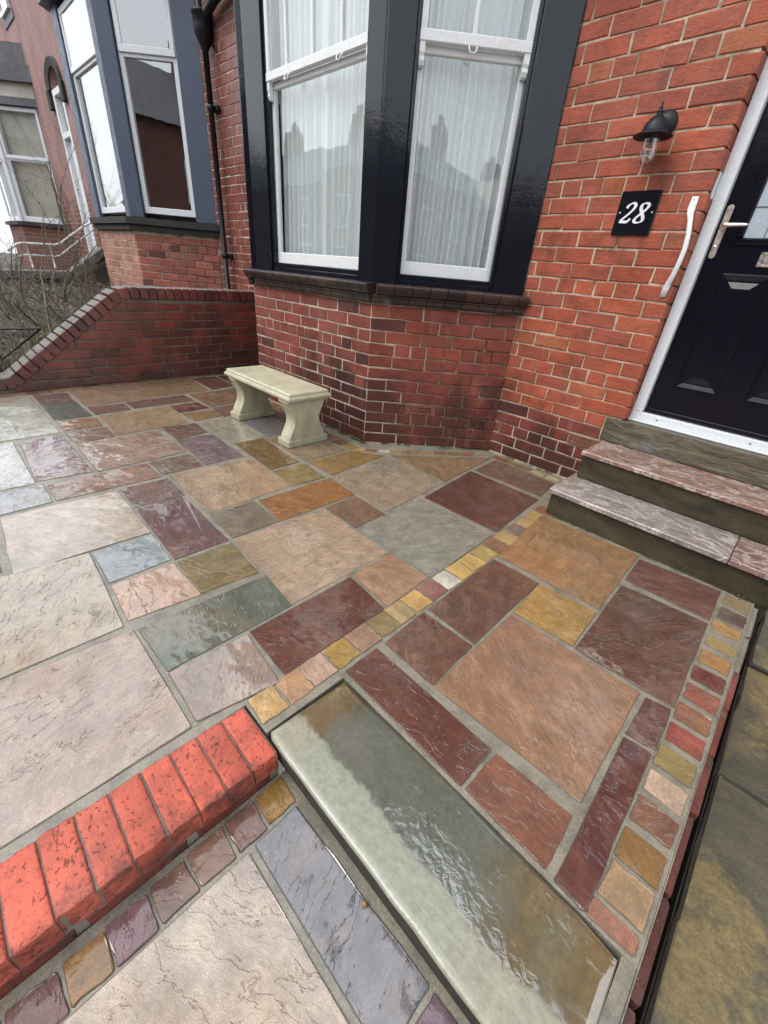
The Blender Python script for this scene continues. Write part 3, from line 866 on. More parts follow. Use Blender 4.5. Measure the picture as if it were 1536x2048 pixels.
# lower path in front of the stone step
path = structure('path', bx(.088, .945, -4.4, -2.4535, -.3, -.1045), M['joint'])
ZL = -.10
def lslab(pts, c): slab_obj('paving_slab', path, pts, c, ZL)
lslab([(.186, -2.485), (.642, -2.474), (.646, -2.608), (.192, -2.610)], (122, 120, 124))
lslab([(.196, -2.626), (.63, -2.622), (.63, -3.2), (.20, -3.2)], (190, 172, 152))
lslab([(.662, -2.625), (.915, -2.62), (.915, -3.2), (.66, -3.2)], (150, 120, 95))
lslab([(.10, -4.3), (.92, -4.3), (.92, -3.22), (.10, -3.22)], (165, 140, 115))
sett(path, .66, .745, -2.545, -2.478, (120, 95, 105), ZL)
sett(path, .76, .91, -2.60, -2.478, (150, 105, 80), ZL)
LY = [-2.475, -2.562, -2.648, -2.740, -2.828, -2.913, -2.99, -3.08, -3.18]
LC = [(165, 125, 60), (120, 85, 75), (140, 105, 85), (105, 75, 70), (125, 90, 95), (150, 110, 60), (115, 72, 65), (150, 120, 90)]
for a, b, c in zip(LY, LY[1:], LC):
    x0 = .100 + .02 * min(1, (-2.475 - a) / .5)
    sett(path, x0, x0 + .072, b + .007, a - .007, c, ZL, .003)

pebble = obj('snail_shell', lathe(nb(), [(.0001, 0), (.006, .001), (.0075, .005), (.005, .0095), (.0001, .0115)], n=12), M['snail'], None, (.458, -2.488, ZL + .001))
tag(pebble, 'tiny golden brown snail shell lying on the grey slab below the step', 'snail shell')

# the green sandstone step slab
def step_tread():
    pts = [(.022, -2.455), (.045, -2.466), (.24, -2.468), (.46, -2.467), (.68, -2.469), (.872, -2.469), (.893, -2.445), (.884, -2.20), (.80, -2.19), (.40, -2.186), (.03, -2.194)]
    bm = nb()
    n = len(pts)
    cx = .45; cy = -2.33
    P = []
    for i in range(n):
        a, b = Vector(pts[i]), Vector(pts[(i + 1) % n])
        k = max(1, int((b - a).length / .05))
        for j in range(k): P.append(a.lerp(b, j / k) + Vector((rnd.gauss(0, .0007), rnd.gauss(0, .0007))))
    N = len(P)
    rings = []
    for ins, z in ((.004, -.052), (.0, -.044), (.0, -.012), (.0015, -.006), (.005, -.0015), (.010, .001), (.020, .003)):
        ring = []
        for i in range(N):
            e = P[(i + 1) % N] - P[i - 1]
            nr = Vector((e.y, -e.x)); nr.normalize()
            q = P[i] - nr * ins
            ring.append(bm.verts.new((q.x, q.y, z)))
        rings.append(ring)
    for A, B in zip(rings, rings[1:]):
        for i in range(N):
            f = bm.faces.new((A[i], A[(i + 1) % N], B[(i + 1) % N], B[i])); f.smooth = True
            f.material_index = 1 if A[i].co.z < -.009 else 0
    bm.faces.new(rings[-1]); bm.faces.new(rings[0][::-1])
    return bm
step = thing('stone_step', 'long wet green sandstone step slab with an ochre end, between path and patio', 'step', (.45, -2.33, -.1))
obj('tread', step_tread(), [M['step'], M['wetshade']], step, (-.45, 2.33, .1))
obj('riser', bx(.03, .885, -2.4555, -2.20, -.10, -.0525), M['wetshade'], step, (-.45, 2.33, .1))

# neighbour's mossy flags on the right
nflag = structure('neighbour_path', bx(.966, 2.6, -4.2, -.62, -.35, -.20), M['soil'])
FY = [-3.4, -2.42, -1.512, -.902, -.30]
for a, b in zip(FY, FY[1:]):
    pts = [(0.0 + .965, a + .004), (2.4, a + .004), (2.4, b - .004), (.965, b - .004)]
    cx, cy = 1.68, (a + b) / 2
    obj('flagstone', cap_poly(nb(), [(p[0] - cx, p[1] - cy) for p in pts], -.16, 0, .007, .002, 7, .0008), [M['flag'], M['wetshade']], nflag, (cx, cy, -.08 + rnd.uniform(-.004, .004)), (0, rnd.gauss(0, .004), 0))

# brick kerb between the two paths
kerb = thing('brick_kerb', 'worn red brick kerb along the right edge of the path', 'kerb', (.93, -1.8, -.2))
km = obj('mortar_bed', box(box(nb(), -.0155, -.0128, -1.9, 1.2, -.1, .195), -.0127, .001, .55, 1.2, .02, .192), M['joint'], kerb)
y = -3.6
while y < -.66:
    L = .215
    for row, (zt, pr) in enumerate(((-.011, .007), (-.086, .012))):
        yy = y + row * .1
        obj('brick', brick_mesh(L, .068, .0185, M['brick_edge'], .005, 5), None, kerb, (pr + rnd.gauss(0, .0012), yy + 1.8, zt + .2 - .068 + rnd.gauss(0, .002)), (rnd.gauss(0, .01), rnd.gauss(0, .012), math.pi / 2 + rnd.gauss(0, .006)), red((104, 48, 38), .2))
    y += .228
obj('gap_shade_strip', bx(.9615, .9645, -4.2, -.30, -.4, -.098), M['wetshade'], nflag)  # thin dark strip added to stand for the shade inside the gap
obj('gap_floor', bx(.915, .9612, -4.2, -.60, -.4, -.26), M['wetshade'], nflag)

# brick-on-edge coping along the patio's drop to the lower path
edge = thing('brick_edging', 'row of pitted red bricks on edge, topping the drop beside the beige slab', 'brick edging', (0, -2.47, 0))
obj('mortar_core', box(box(nb(), -.128, -.097, -2.0, .005, -.2, -.003), -.097, .083, -2.0, -.003, -.3, -.005), M['joint'], edge)
y = -2.472
k = 0
def edge_brick(w, L, H):
    bm = nb()
    nx, ny = 12, 6
    g = {}
    for i in range(nx + 1):
        for j in range(ny + 1):
            a, b = i / nx, j / ny
            # crowd the grid towards the rims so that the arris stays sharp
            a = .5 - .5 * math.cos(math.pi * a) * (.35 + .65 * abs(math.cos(math.pi * a))) if 0 < a < 1 else a
            b = .5 - .5 * math.cos(math.pi * b)
            d = min(min(a, 1 - a) * L, min(b, 1 - b) * w)
            dz = -max(0, .0022 - d) * rnd.uniform(.3, 1.3) + rnd.gauss(0, .00035)
            if a > .9 and rnd.random() < .35: dz -= rnd.uniform(.001, .005)
            g[i, j] = bm.verts.new((a * L + rnd.gauss(0, .0005 if 0 < i < nx else .0014), -b * w + rnd.gauss(0, .0004), dz))
    for i in range(nx):
        for j in range(ny):
            f = bm.faces.new((g[i, j], g[i, j + 1], g[i + 1, j + 1], g[i + 1, j])); f.smooth = True
    ring = [g[i, 0] for i in range(nx + 1)] + [g[nx, j] for j in range(1, ny + 1)] + [g[i, ny] for i in range(nx - 1, -1, -1)] + [g[0, j] for j in range(ny - 1, 0, -1)]
    low = [bm.verts.new((v.co.x, v.co.y, -H)) for v in ring]
    for i in range(len(ring)):
        bm.faces.new((ring[i], ring[(i + 1) % len(ring)], low[(i + 1) % len(ring)], low[i]))
    return bm
while y > -4.3:
    o = obj('coping_brick', edge_brick(.0655, .183, .068), M['brick_edge'], edge, (-.0955 + rnd.gauss(0, .0012), y - .004 + 2.47, .004 + rnd.gauss(0, .0012)), (0, 0, rnd.gauss(0, .006)), red((208, 98, 76), .11))
    y -= .0702
y = -4.3
while y < -2.6:
    L = min(.215, -2.476 - y)
    obj('brick', brick_mesh(round(L, 2), .062, .04, M['brick_edge'], .006), None, edge, (.0865, y + 2.47, -.132), (0, 0, math.pi / 2), red((120, 52, 40), .15))
    y += .228
# ---------------------------------------------------------------- the house
house = thing('brick_house', 'red brick house with black painted bay window and black front door', 'house')
def part(name, bm, mat, parent=house, **k):
    return obj(name, bm, mat, parent, **k)

# walls: mortar bodies that the bricks are bedded in
fw = nb()
box(fw, -.90, -.0125, .0045, .30, -.2, 2.92)
front_wall = part('front_wall', fw, M['mortar'])
side_wall = part('wall_beside_pipe', bx(-5.035, -3.6, .0045, .30, -.2, 2.92), M['mortar'])
right_wall = part('wall_right_of_door', bx(.8635, 2.6, .0045, .30, .332, 2.92), M['mortar'])
upper = part('upper_wall', box(box(nb(), -5.035, 2.6, .003, .30, 2.92, 5.7), -3.55, -.95, -.70, .003, 3.14, 5.7), M['farbrick'])
roof = nb()
vs = [roof.verts.new(p) for p in ((-5.1, -.25, 5.65), (2.7, -.25, 5.65), (2.7, 4.2, 8.6), (-5.1, 4.2, 8.6), (-5.1, -.25, 5.75), (2.7, -.25, 5.75), (2.7, 4.2, 8.7), (-5.1, 4.2, 8.7))]
for f in ((3, 2, 1, 0), (4, 5, 6, 7), (0, 1, 5, 4), (1, 2, 6, 5), (2, 3, 7, 6), (3, 0, 4, 7)):
    roof.faces.new([vs[i] for i in f])
part('roof', roof, M['slate'])
room = nb()
box(room, -3.6, -.90, 3.0, 3.1, .955, 2.92)
box(room, -3.7, -3.6, .30, 3.1, .955, 2.92)
box(room, -.90, -.80, .30, 3.1, .955, 2.92)
box(room, -3.6, -.90, .02, 3.0, .90, .954)
box(room, -3.6, -.90, .0, 3.0, 2.925, 2.99)
part('room_interior', room, M['room'])

# bay plan
C0 = Vector((-1.5113, -.7154, 0)); J0 = Vector((-.8398, 0, 0))
CL = Vector((-3.0, -.7154, 0)); JL = Vector((-3.672, 0, 0))
CDIR = (J0 - C0).normalized(); CROT = math.atan2(CDIR.y, CDIR.x); CLEN = (J0 - C0).length
LDIR = (CL - JL).normalized(); LROT = math.atan2(LDIR.y, LDIR.x)
def bay_prism(off, z0, z1):
    bm = nb()
    t = math.tan(CROT / 2)
    p = [(CL.x - off * math.tan(CROT / 2), CL.y - off), (C0.x + off * math.tan(CROT / 2), C0.y - off), (J0.x + off / math.sin(CROT), .02), (JL.x - off / math.sin(CROT), .02)]
    lo = [bm.verts.new((*q, z0)) for q in p]; hi = [bm.verts.new((*q, z1)) for q in p]
    bm.faces.new(lo[::-1]); bm.faces.new(hi)
    for i in range(4): bm.faces.new((lo[i], lo[(i + 1) % 4], hi[(i + 1) % 4], hi[i]))
    return bm
bay_wall = part('bay_wall', bay_prism(-.0045, -.2, .955), M['mortar'])

# bricks of the wall by the door
def dcol(z, u):
    return red((182, 90, 62), .085, .0) if z > .35 else red((140, 66, 54), .10, .05)
def clip(n):
    if n < 4: return (-.848, .0 if n > 90 else -.02)
    if n < 6: return (-.848, -.103)
    return (-.848, .004)
AIRX0, AIRX1 = -.292, -.102
rows = []
for z, cuts in bond_rows(0, 37, 0, 0, clip):
    n = round((z - ZC) / CH)
    if n == 3:
        cuts = [c for c in cuts if c < AIRX0 - .05 or c > AIRX1 + .03]
        L = [c for c in cuts if c < AIRX0] + [AIRX0]
        lay(front_wall, M['brick'], (0, 0, 0), 0, [(z, L), (z, [AIRX1, -.02])], dcol, D=.1)
        continue
    rows.append((z, cuts))
lay(front_wall, M['brick'], (0, 0, 0), 0, rows, dcol, D=.1)
# bay front and cant
def bcol(z, u):
    return red((148, 70, 52), 0.09, .03 if z > .5 else .10)
lay(bay_wall, M['brick'], CL, 0, bond_rows(0, 12, 0, C0.x - CL.x), lambda z, u: red((144, 72, 60), 0.09, .03 + .12 * (u > 1.1) + .05 * (z < .3)), D=.045)
rows = []
for z, cuts in bond_rows(0, 12, 0, CLEN, right=False):
    n = round((z - ZC) / CH)
    if n == 3:
        L = [c for c in cuts if c < .25] + [.297]
        Rr = [.506] + [c for c in cuts if c > .55]
        rows += [(z, L), (z, Rr)]
    else: rows.append((z, cuts))
lay(bay_wall, M['brick'], C0, CROT, rows, bcol, D=.045)
lay(bay_wall, M['brick'], JL, LROT, bond_rows(0, 12, 0, CLEN), bcol, D=.045, as_stuff='far_side_brickwork')
lay(side_wall, M['brick_old'], (0, 0, 0), 0, bond_rows(4, 37, 0, 0, lambda n: (-5.03, -3.70)), bcol, D=.05, as_stuff='weathered_brickwork')
lay(right_wall, M['brick'], (0, 0, 0), 0, bond_rows(6, 37, 0, 0, lambda n: (.8605, 2.55), right=False), dcol, D=.1, as_stuff='brickwork')

# air bricks
def air_brick(parent, loc, rz, w):
    o = obj('air_brick', bx(0, w, .012, .03, 0, .066), M['void'], parent, loc, (0, 0, rz))
    g = nb()
    h = .066
    box(g, 0, w, -.002, .0115, 0, .014); box(g, 0, w, -.002, .0115, h - .014, h)
    box(g, 0, .022, -.002, .0115, .014, h - .014); box(g, w - .022, w, -.002, .0115, .014, h - .014)
    iw = w - .044
    for i in range(1, 8):
        x = .022 + iw * i / 8
        box(g, x - .0045, x + .0045, -.001, .0115, .014, h - .014)
    box(g, .022, w - .022, -.0005, .0110, h / 2 - .004, h / 2 + .004)
    obj('grille', g, M['terracotta'], o)
air_brick(front_wall, (AIRX0 + .004, -.002, zj(3) + .006), 0, .182)
air_brick(bay_wall, C0 + CDIR * .302 + Vector((0, 0, zj(3) + .006)) + Vector((CDIR.y, -CDIR.x, 0)) * .002, CROT, .2)

# moulded sill of small sooty bricks, two courses
def prof_piece(L, prof):
    bm = nb()
    A = [bm.verts.new((0, -o, z)) for o, z in prof]; B = [bm.verts.new((L, -o, z)) for o, z in prof]
    n = len(prof)
    for i in range(n): bm.faces.new((A[i], B[i], B[(i + 1) % n], A[(i + 1) % n]))
    bm.faces.new(A[::-1]); bm.faces.new(B)
    bmesh.ops.recalc_face_normals(bm, faces=bm.faces)
    return bm
UP = [(-.05, 1.012), (.052, 1.012), (.058, 1.022), (.066, 1.034), (.072, 1.048), (.074, 1.060), (.070, 1.066), (-.05, 1.078)]
LO = [(-.05, .957), (.020, .957), (.030, .963), (.036, .975), (.038, .99), (.046, .998), (.048, 1.006), (-.05, 1.006)]
sill = part('window_sill', bay_prism(.012, .9555, 1.062), M['mortar_old'])
def sill_run(origin, rz, L, e0, e1, base):
    for prof, ph, s in ((UP, 0.0, 1), (LO, .055, .6)):
        u = -e0 * s
        while u < L + e1 * s - .02:
            w = min(.113 - ph, L + e1 * s - u)
            ph = 0
            obj('sill_brick', prof_piece(w - .004, prof), M['sooty'], sill, Vector(origin) + Matrix.Rotation(rz, 3, 'Z') @ Vector((u, 0, 0)), (0, 0, rz), red(base, .25, .2))
            u += .113
sill_run(CL, 0, C0.x - CL.x, .02, .028, (62, 54, 50))
sill_run(C0, CROT, CLEN, -.03, .03, (86, 54, 47))
sill_run(JL, LROT, CLEN, .03, -.03, (62, 54, 50))

# ---- windows: local u along the face, outward -y, z up
def lface(name, bm, mat, parent):
    return obj(name, bm, mat, parent)

def hook(u, z):
    pts = [(u - .021, -.004, z + .018), (u - .021, -.020, z + .010), (u - .017, -.026, z - .006), (u - .008, -.028, z - .013), (u + .008, -.028, z - .013), (u + .017, -.026, z - .006), (u + .021, -.020, z + .010), (u + .021, -.004, z + .018)]
    return tube(nb(), pts, .0035, 6)

def sash_window(origin, rz, L, a, b, post_l, post_r, bars, hooks, wide_l, wide_r):
    """a..b the light between the posts"""
    w = obj('window', None, None, house, origin, (0, 0, rz))
    f = nb()
    # outer posts, stepped mouldings, head and foot rails
    for k, (x0, x1) in enumerate((post_l, post_r)):
        pb = nb()
        if k == 0 and wide_l:
            q = [(x0, .062), (x0 + .004, .034), (x0 + .085, -.006), (x1, -.006), (x1, .085), (x0, .085)]
            lo = [pb.verts.new((a_, b_, 1.062)) for a_, b_ in q]; hi = [pb.verts.new((a_, b_, 2.955)) for a_, b_ in q]
            pb.faces.new(lo[::-1]); pb.faces.new(hi)
            for i in range(6): pb.faces.new((lo[i], lo[(i + 1) % 6], hi[(i + 1) % 6], hi[i]))
            bmesh.ops.recalc_face_normals(pb, faces=pb.faces)
        else: box(pb, x0, x1, -.006, .085, 1.062, 2.955, .006)
        obj('post', pb, M['black'], w)
    box(f, post_l[1] - .001, post_l[1] + .022, .010, .08, 1.07, 2.955, .004)
    box(f, post_r[0] - .022, post_r[0] + .001, .010, .08, 1.07, 2.955, .004)
    box(f, post_l[1] + .02, post_r[0] - .02, .002, .09, 1.064, 1.105, .006)
    box(f, post_l[1] + .02, post_r[0] - .02, .016, .09, 1.103, 1.130, .004)
    box(f, post_l[1] + .02, post_r[0] - .02, .0, .09, 2.88, 2.955, .005)
    obj('timber_frame', f, M['black'], w)
    # lower sash, set back
    s = nb()
    y0, y1 = .048, .082
    box(s, a, b, y0, y1, 1.131, 1.205, .003)
    box(s, a, b, y0, y1, 2.135, 2.168, .003)
    box(s, a, a + .035, y0 + .001, y1 - .001, 1.204, 2.136, .003)
    box(s, b - .035, b, y0 + .001, y1 - .001, 1.204, 2.136, .003)
    ls = obj('lower_sash', s, M['white'], w)
    obj('pane', bx(a + .034, b - .034, .062, .066, 1.203, 2.137), M['glass'], w)
    # upper sash, in front
    s = nb()
    y0, y1 = .014, .046
    box(s, a, b, y0 - .004, y1, 2.168, 2.214, .004)
    box(s, a, b, y0, y1, 2.825, 2.878, .003)
    box(s, a, a + .036, y0 + .001, y1 - .001, 2.213, 2.826, .003)
    box(s, b - .036, b, y0 + .001, y1 - .001, 2.213, 2.826, .003)
    for x0 in (a, b - .034):       # horns
        pr = [(y0 + .001, 2.170), (y0 + .001, 2.13), (y0 + .006, 2.115), (y0 + .003, 2.10), (y0 + .010, 2.082), (y0 + .022, 2.074), (y1 - .002, 2.078), (y1 - .002, 2.170)]
        A = [s.verts.new((x0 + .001, y, z)) for y, z in pr]; B = [s.verts.new((x0 + .033, y, z)) for y, z in pr]
        for i in range(len(pr)): s.faces.new((A[i], A[(i + 1) % len(pr)], B[(i + 1) % len(pr)], B[i]))
        s.faces.new(A[::-1]); s.faces.new(B)
    obj('upper_sash', s, M['white'], w)
    xs = [a + .036] + bars + [b - .036]
    for x in bars:
        obj('glazing_bar', bx(x - .011, x + .011, y0 + .002, y1 - .004, 2.213, 2.826, bev=.003), M['white'], w)
    for x0, x1 in zip(xs, xs[1:]):
        obj('pane', bx(x0 - .001, x1 + .001, .026, .030, 2.212, 2.827), M['glass'], w)
    for u in hooks:
        obj('sash_lift', hook(u, 2.152), M['white'], w, (0, .02, 0))
    return w
FL = C0.x - CL.x
sash_window(CL, 0, FL, CL.x * -1 - 2.672, FL - .135 + .0, (.0, .312), (FL - .136, FL + .0), [-CL.x - 2.438, -CL.x - 2.165, -CL.x - 1.895], [-CL.x - 2.41, -CL.x - 1.887], 1, 0)
sash_window(C0, CROT, CLEN, .168, .752, (.0, .150), (.772, .975), [.447], [.445], 0, 0)
sash_window(JL, LROT, CLEN, .22, .82, (.0, .20), (.84, .98), [.52], [.52], 0, 0)
# the corner posts' facing and the raised edge by the brickwork
cp = nb()
pm = bay_prism(-.004, 1.0625, 2.95)
bmesh.ops.delete(pm, geom=[f for f in pm.faces], context='FACES')
pm.free(); cp.free()
part('cornice', bay_prism(.075, 2.957, 3.135), M['black'])

def curtain(label, origin, rz, u0, u1, folds, seed):
    rr = random.Random(seed)
    bm = nb()
    n = 220
    xs, ys = [], []
    ph = 0.0
    for i in range(n + 1):
        t = i / n
        ph += folds * 2 * math.pi / n * (1 + .75 * math.sin(7.3 * t + seed * 1.7) * math.sin(2.9 * t + seed))
        xs.append(u0 + (u1 - u0) * t)
        am = .006 + .015 * (.5 + .5 * math.sin(5.1 * t + seed * 2.3))
        ys.append(.150 + am * math.sin(ph) + .35 * am * math.sin(2 * ph + 1.1) + .003 * math.sin(3.7 * ph + seed) + .010 * math.sin(11 * t + seed * 2))
    rows_ = []
    zs = [1.04, 1.5, 2.0, 2.4, 2.86]
    for z in zs:
        g = (z - 1.04) / 1.82
        rows_.append([bm.verts.new((xs[i] + .014 * math.sin(z * 1.7 + i * .045 + seed) * (1 - g), ys[i] + (ys[i] - .150) * (.6 * (1 - g)), z)) for i in range(n + 1)])
    for A, B in zip(rows_, rows_[1:]):
        for i in range(n):
            f = bm.faces.new((A[i], A[i + 1], B[i + 1], B[i])); f.smooth = True
    o = obj('net_curtain', bm, M['net'], None, origin, (0, 0, rz))
    tag(o, label, 'curtain', 'net curtains in the bay window')
curtain('white net curtain behind the left, four-light window of the black bay', CL, 0, .3, FL - .10, 21, 3)
curtain('white net curtain behind the narrow right-hand window beside the door wall', C0, CROT, .13, CLEN - .14, 15, 7)

# ---- front door
df = nb()
YF = .075
box(df, .0015, .058, YF, YF + .075, .53, 2.62, .004)
box(df, .802, .8615, YF, YF + .075, .53, 2.62, .004)
box(df, .058, .802, YF, YF + .075, 2.56, 2.62, .004)
box(df, .0015, .8615, YF + .0, YF + .09, .487, .5295, .003)
box(df, .0015, .8615, YF - .02, YF + .09, .476, .4868, .002)
for i in range(3): pass
door_frame = part('door_frame', df, M['upvc'])
obj('screw', lathe(nb(), [(.0001, .0021), (.004, .002), (.004, 0)], axis='Y', n=10), M['void'], door_frame, (.15, YF - .001, .508))
obj('screw', lathe(nb(), [(.0001, .0021), (.004, .002), (.004, 0)], axis='Y', n=10), M['void'], door_frame, (.60, YF - .001, .508))
obj('frame_packer', bx(-.006, .0012, .03, YF + .01, 1.56, 1.665, bev=.002), M['upvc'], door_frame)
YD = .118
dl = nb()
box(dl, .0585, .8015, YD, YD + .045, .531, 1.4)
box(dl, .0585, .8015, YD, YD + .045, 1.4, 2.558)
door = part('front_door', dl, M['doorblack'])
def raised(x0, x1, z0, z1):
    bm = nb()
    # moulding ring round a sunk panel with a raised field
    def ringv(i, y): return [bm.verts.new(p) for p in ((x0 + i, y, z0 + i), (x1 - i, y, z0 + i), (x1 - i, y, z1 - i), (x0 + i, y, z1 - i))]
    rs = [ringv(-.002, YD - .0005), ringv(.004, YD - .010), ringv(.014, YD - .006), ringv(.026, YD - .0012), ringv(.034, YD - .0012), ringv(.062, YD - .012)]
    for A, B in zip(rs, rs[1:]):
        for i in range(4): bm.faces.new((A[i], A[(i + 1) % 4], B[(i + 1) % 4], B[i]))
    bm.faces.new(rs[-1])
    return bm
obj('door_panel', raised(.163, .358, .702, 1.262), M['doorblack'], door)
obj('door_panel', raised(.490, .690, .702, 1.262), M['doorblack'], door)
g = nb()
for i, (x0, x1, z0, z1) in enumerate(((.148, .712, 1.384, 1.412), (.148, .712, 2.38, 2.41), (.148, .182, 1.4125, 2.3795), (.678, .712, 1.4125, 2.3795))):
    box(g, x0, x1, YD - .014, YD - .0005, z0, z1, .006)
obj('glazing_moulding', g, M['doorblack'], door)
obj('door_glass', bx(.1825, .6775, YD - .004, YD - .0008, 1.4125, 2.379), M['obscure'], door)
g = nb()
for x in (.262, .598): box(g, x - .0022, x + .0022, YD - .0052, YD - .0042, 1.413, 2.378)
for z in (1.533, 2.26): box(g, .183, .677, YD - .0062, YD - .0053, z - .0022, z + .0022)
obj('lead_came', g, M['slate'], door)
def capsule(x, z0, z1, w, y0, y1):
    bm = nb()
    P = []
    n = 8
    for k in range(n + 1): P.append((x + w * math.cos(math.pi * k / n), z1 - w + w * math.sin(math.pi * k / n)))
    for k in range(n + 1): P.append((x - w * math.cos(math.pi * k / n), z0 + w - w * math.sin(math.pi * k / n)))
    A = [bm.verts.new((a, y0, b)) for a, b in P]; B = [bm.verts.new((a, y1, b)) for a, b in P]
    inner = [bm.verts.new((x + (a - x) * .86, y0 - .0025, (z0 + z1) / 2 + (b - (z0 + z1) / 2) * .98)) for a, b in P]
    for i in range(len(P)):
        j = (i + 1) % len(P)
        bm.faces.new((A[i], B[i], B[j], A[j])); bm.faces.new((inner[i], A[i], A[j], inner[j]))
    bm.faces.new(inner)
    bmesh.ops.recalc_face_normals(bm, faces=bm.faces)
    return bm
hp = obj('handle_plate', capsule(.084, 1.322, 1.545, .0145, YD - .010, YD), M['plate'], door)
lv = tube(nb(), [(.084, YD - .010, 1.459), (.084, YD - .040, 1.459), (.087, YD - .052, 1.459), (.097, YD - .058, 1.459), (.13, YD - .060, 1.459), (.17, YD - .059, 1.459), (.192, YD - .056, 1.459)], [.010, .0085, .009, .009, .0085, .0075, .006], 10)
obj('handle_lever', lv, M['chrome'], door)
obj('handle_rose', lathe(nb(), [(.0001, .017), (.013, .0165), (.0155, .012), (.0155, .010)], axis='Y', n=16), M['chrome'], door, (.084, YD, 1.459))
obj('lock_cylinder', lathe(nb(), [(.0001, .0155), (.0075, .0150), (.009, .0135), (.009, .012)], axis='Y', n=14), M['chrome'], door, (.083, YD, 1.372))
lb = nb()
box(lb, .279, .581, YD - .008, YD - .0005, 1.296, 1.306, .002); box(lb, .279, .581, YD - .008, YD - .0005, 1.348, 1.358, .002)
box(lb, .279, .290, YD - .008, YD - .0005, 1.3065, 1.3475, .002); box(lb, .570, .581, YD - .008, YD - .0005, 1.3065, 1.3475, .002)
lbo = obj('letter_box', lb, M['chrome'], door)
obj('letter_flap', bx(.2905, .5695, YD - .0065, YD - .001, 1.307, 1.347, bev=.002), M['chrome'], door)
wb = nb()
box(wb, .0587, .8013, YD - .014, YD - .0004, .534, .560, .005)
obj('weather_bar', wb, M['doorblack'], door)
hall = nb()
box(hall, -.02, .88, .30, .31, .45, 2.62)
part('hall_wall', hall, M['void'])
part('door_lintel', bx(-.10, .96, -.004, .2995, 2.622, 2.80, bev=.004), M['coping'])

# ---- steps
steps = thing('door_steps', 'dark stone steps with veined marble treads in front of the black door', 'steps', (.43, -.3, 0))
def spart(name, bm, mat, c=None):
    o = obj(name, bm, mat, steps, (-.43, .3, 0)); 
    if c: o.color = (*lin(c), 1)
    return o
def rough_box(x0, x1, y0, y1, z0, z1, amp):
    bm = bx(x0, x1, y0, y1, z0, z1, bev=.008)
    bmesh.ops.subdivide_edges(bm, edges=[e for e in bm.edges if e.calc_length() > .15], cuts=7, use_grid_fill=True)
    for v in bm.verts:
        v.co += Vector((0, 1, 0)) * amp * (mnoise.noise(v.co * 9) + .5 * mnoise.noise(v.co * 23))
    return bm
spart('riser', rough_box(-.085, .962, -.574, -.10, -.10, .1305, .003), M['riser'])
spart('riser', rough_box(-.068, .962, -.308, -.006, .1625, .3025, .002), M['riser'])
def tread(x0, x1, y0, y1, z0, z1):
    bm = bx(x0, x1, y0, y1, z0, z1, bev=.004)
    return bm
spart('tread', tread(-.097, .7535, -.596, -.24, .1315, .1615), M['marble'], (136, 126, 118))
spart('tread', tread(.7565, .966, -.596, -.24, .1315, .1615), M['marble'], (118, 82, 70))
spart('tread', tread(-.076, .966, -.328, -.004, .3035, .3305), M['marble'], (132, 88, 70))
th = bx(-.1005, .962, -.0035, .17, .3312, .4745, bev=.006)
bmesh.ops.subdivide_edges(th, edges=[e for e in th.edges if e.calc_length() > .1], cuts=9, use_grid_fill=True)
for v in th.verts:
    if v.co.y < .05 and v.co.z < .47:
        k = max(0, min(1, (v.co.x + .02) / .06))
        v.co.y -= .004 + k * (.010 * (.47 - v.co.z) / .14 + .006 * mnoise.noise(Vector((v.co.x * 7, 0, v.co.z * 30))))
part('threshold', th, M['threshold'])
# ---------------------------------------------------------------- fittings on the door wall
lamp = thing('wall_lamp', 'black coach-style wall lamp with clear glass globe, above the number plaque', 'lamp', (-.297, 0, 1.85))
obj('back_plate', lathe(nb(), [(.0001, .030), (.020, .029), (.038, .023), (.051, .012), (.055, .002)], axis='Y', n=28), M['iron'], lamp)
obj('arm', tube(nb(), [(0, -.02, 0), (0, -.05, .006), (0, -.085, .0), (0, -.11, -.018)], [.016, .013, .013, .018], 12), M['iron'], lamp)
prof = [(.0001, .058), (.0035, .057), (.0055, .050), (.0045, .042), (.0075, .038), (.009, .033), (.007, .029), (.012, .025), (.0135, .020), (.0105, .016), (.014, .011), (.024, .004), (.036, -.007), (.045, -.020), (.051, -.034), (.054, -.046), (.058, -.052), (.070, -.058), (.082, -.063), (.085, -.066), (.083, -.0685), (.068, -.0625), (.052, -.056), (.045, -.053), (.04, -.052)]
obj('shade', lathe(nb(), prof, n=32), M['iron'], lamp, (0, -.11, 0))
obj('lamp_holder', lathe(nb(), [(.0001, -.088), (.014, -.087), (.018, -.078), (.022, -.06), (.036, -.052)], n=20), M['iron'], lamp, (0, -.11, 0))
gl = [(.0385, -.052), (.0390, -.10), (.0385, -.125), (.0365, -.143), (.031, -.158), (.021, -.169), (.010, -.176), (.004, -.181), (.0001, -.183)]
obj('glass_globe', lathe(nb(), gl, n=32), M['lampglass'], lamp, (0, -.11, 0))
bulb = obj('bulb', lathe(nb(), [(.012, -.085), (.015, -.096), (.021, -.112), (.022, -.124), (.017, -.138), (.008, -.146), (.0001, -.148)], n=20), M['lampglass'], lamp, (0, -.11, 0))
fil = nb()
for k in range(4):
    a = k * math.pi / 2 + .4
    tube(fil, [(.006 * math.cos(a), .006 * math.sin(a), -.094), (.009 * math.cos(a), .009 * math.sin(a), -.132)], .0013, 5)
obj('filament', fil, M['amber'], bulb)

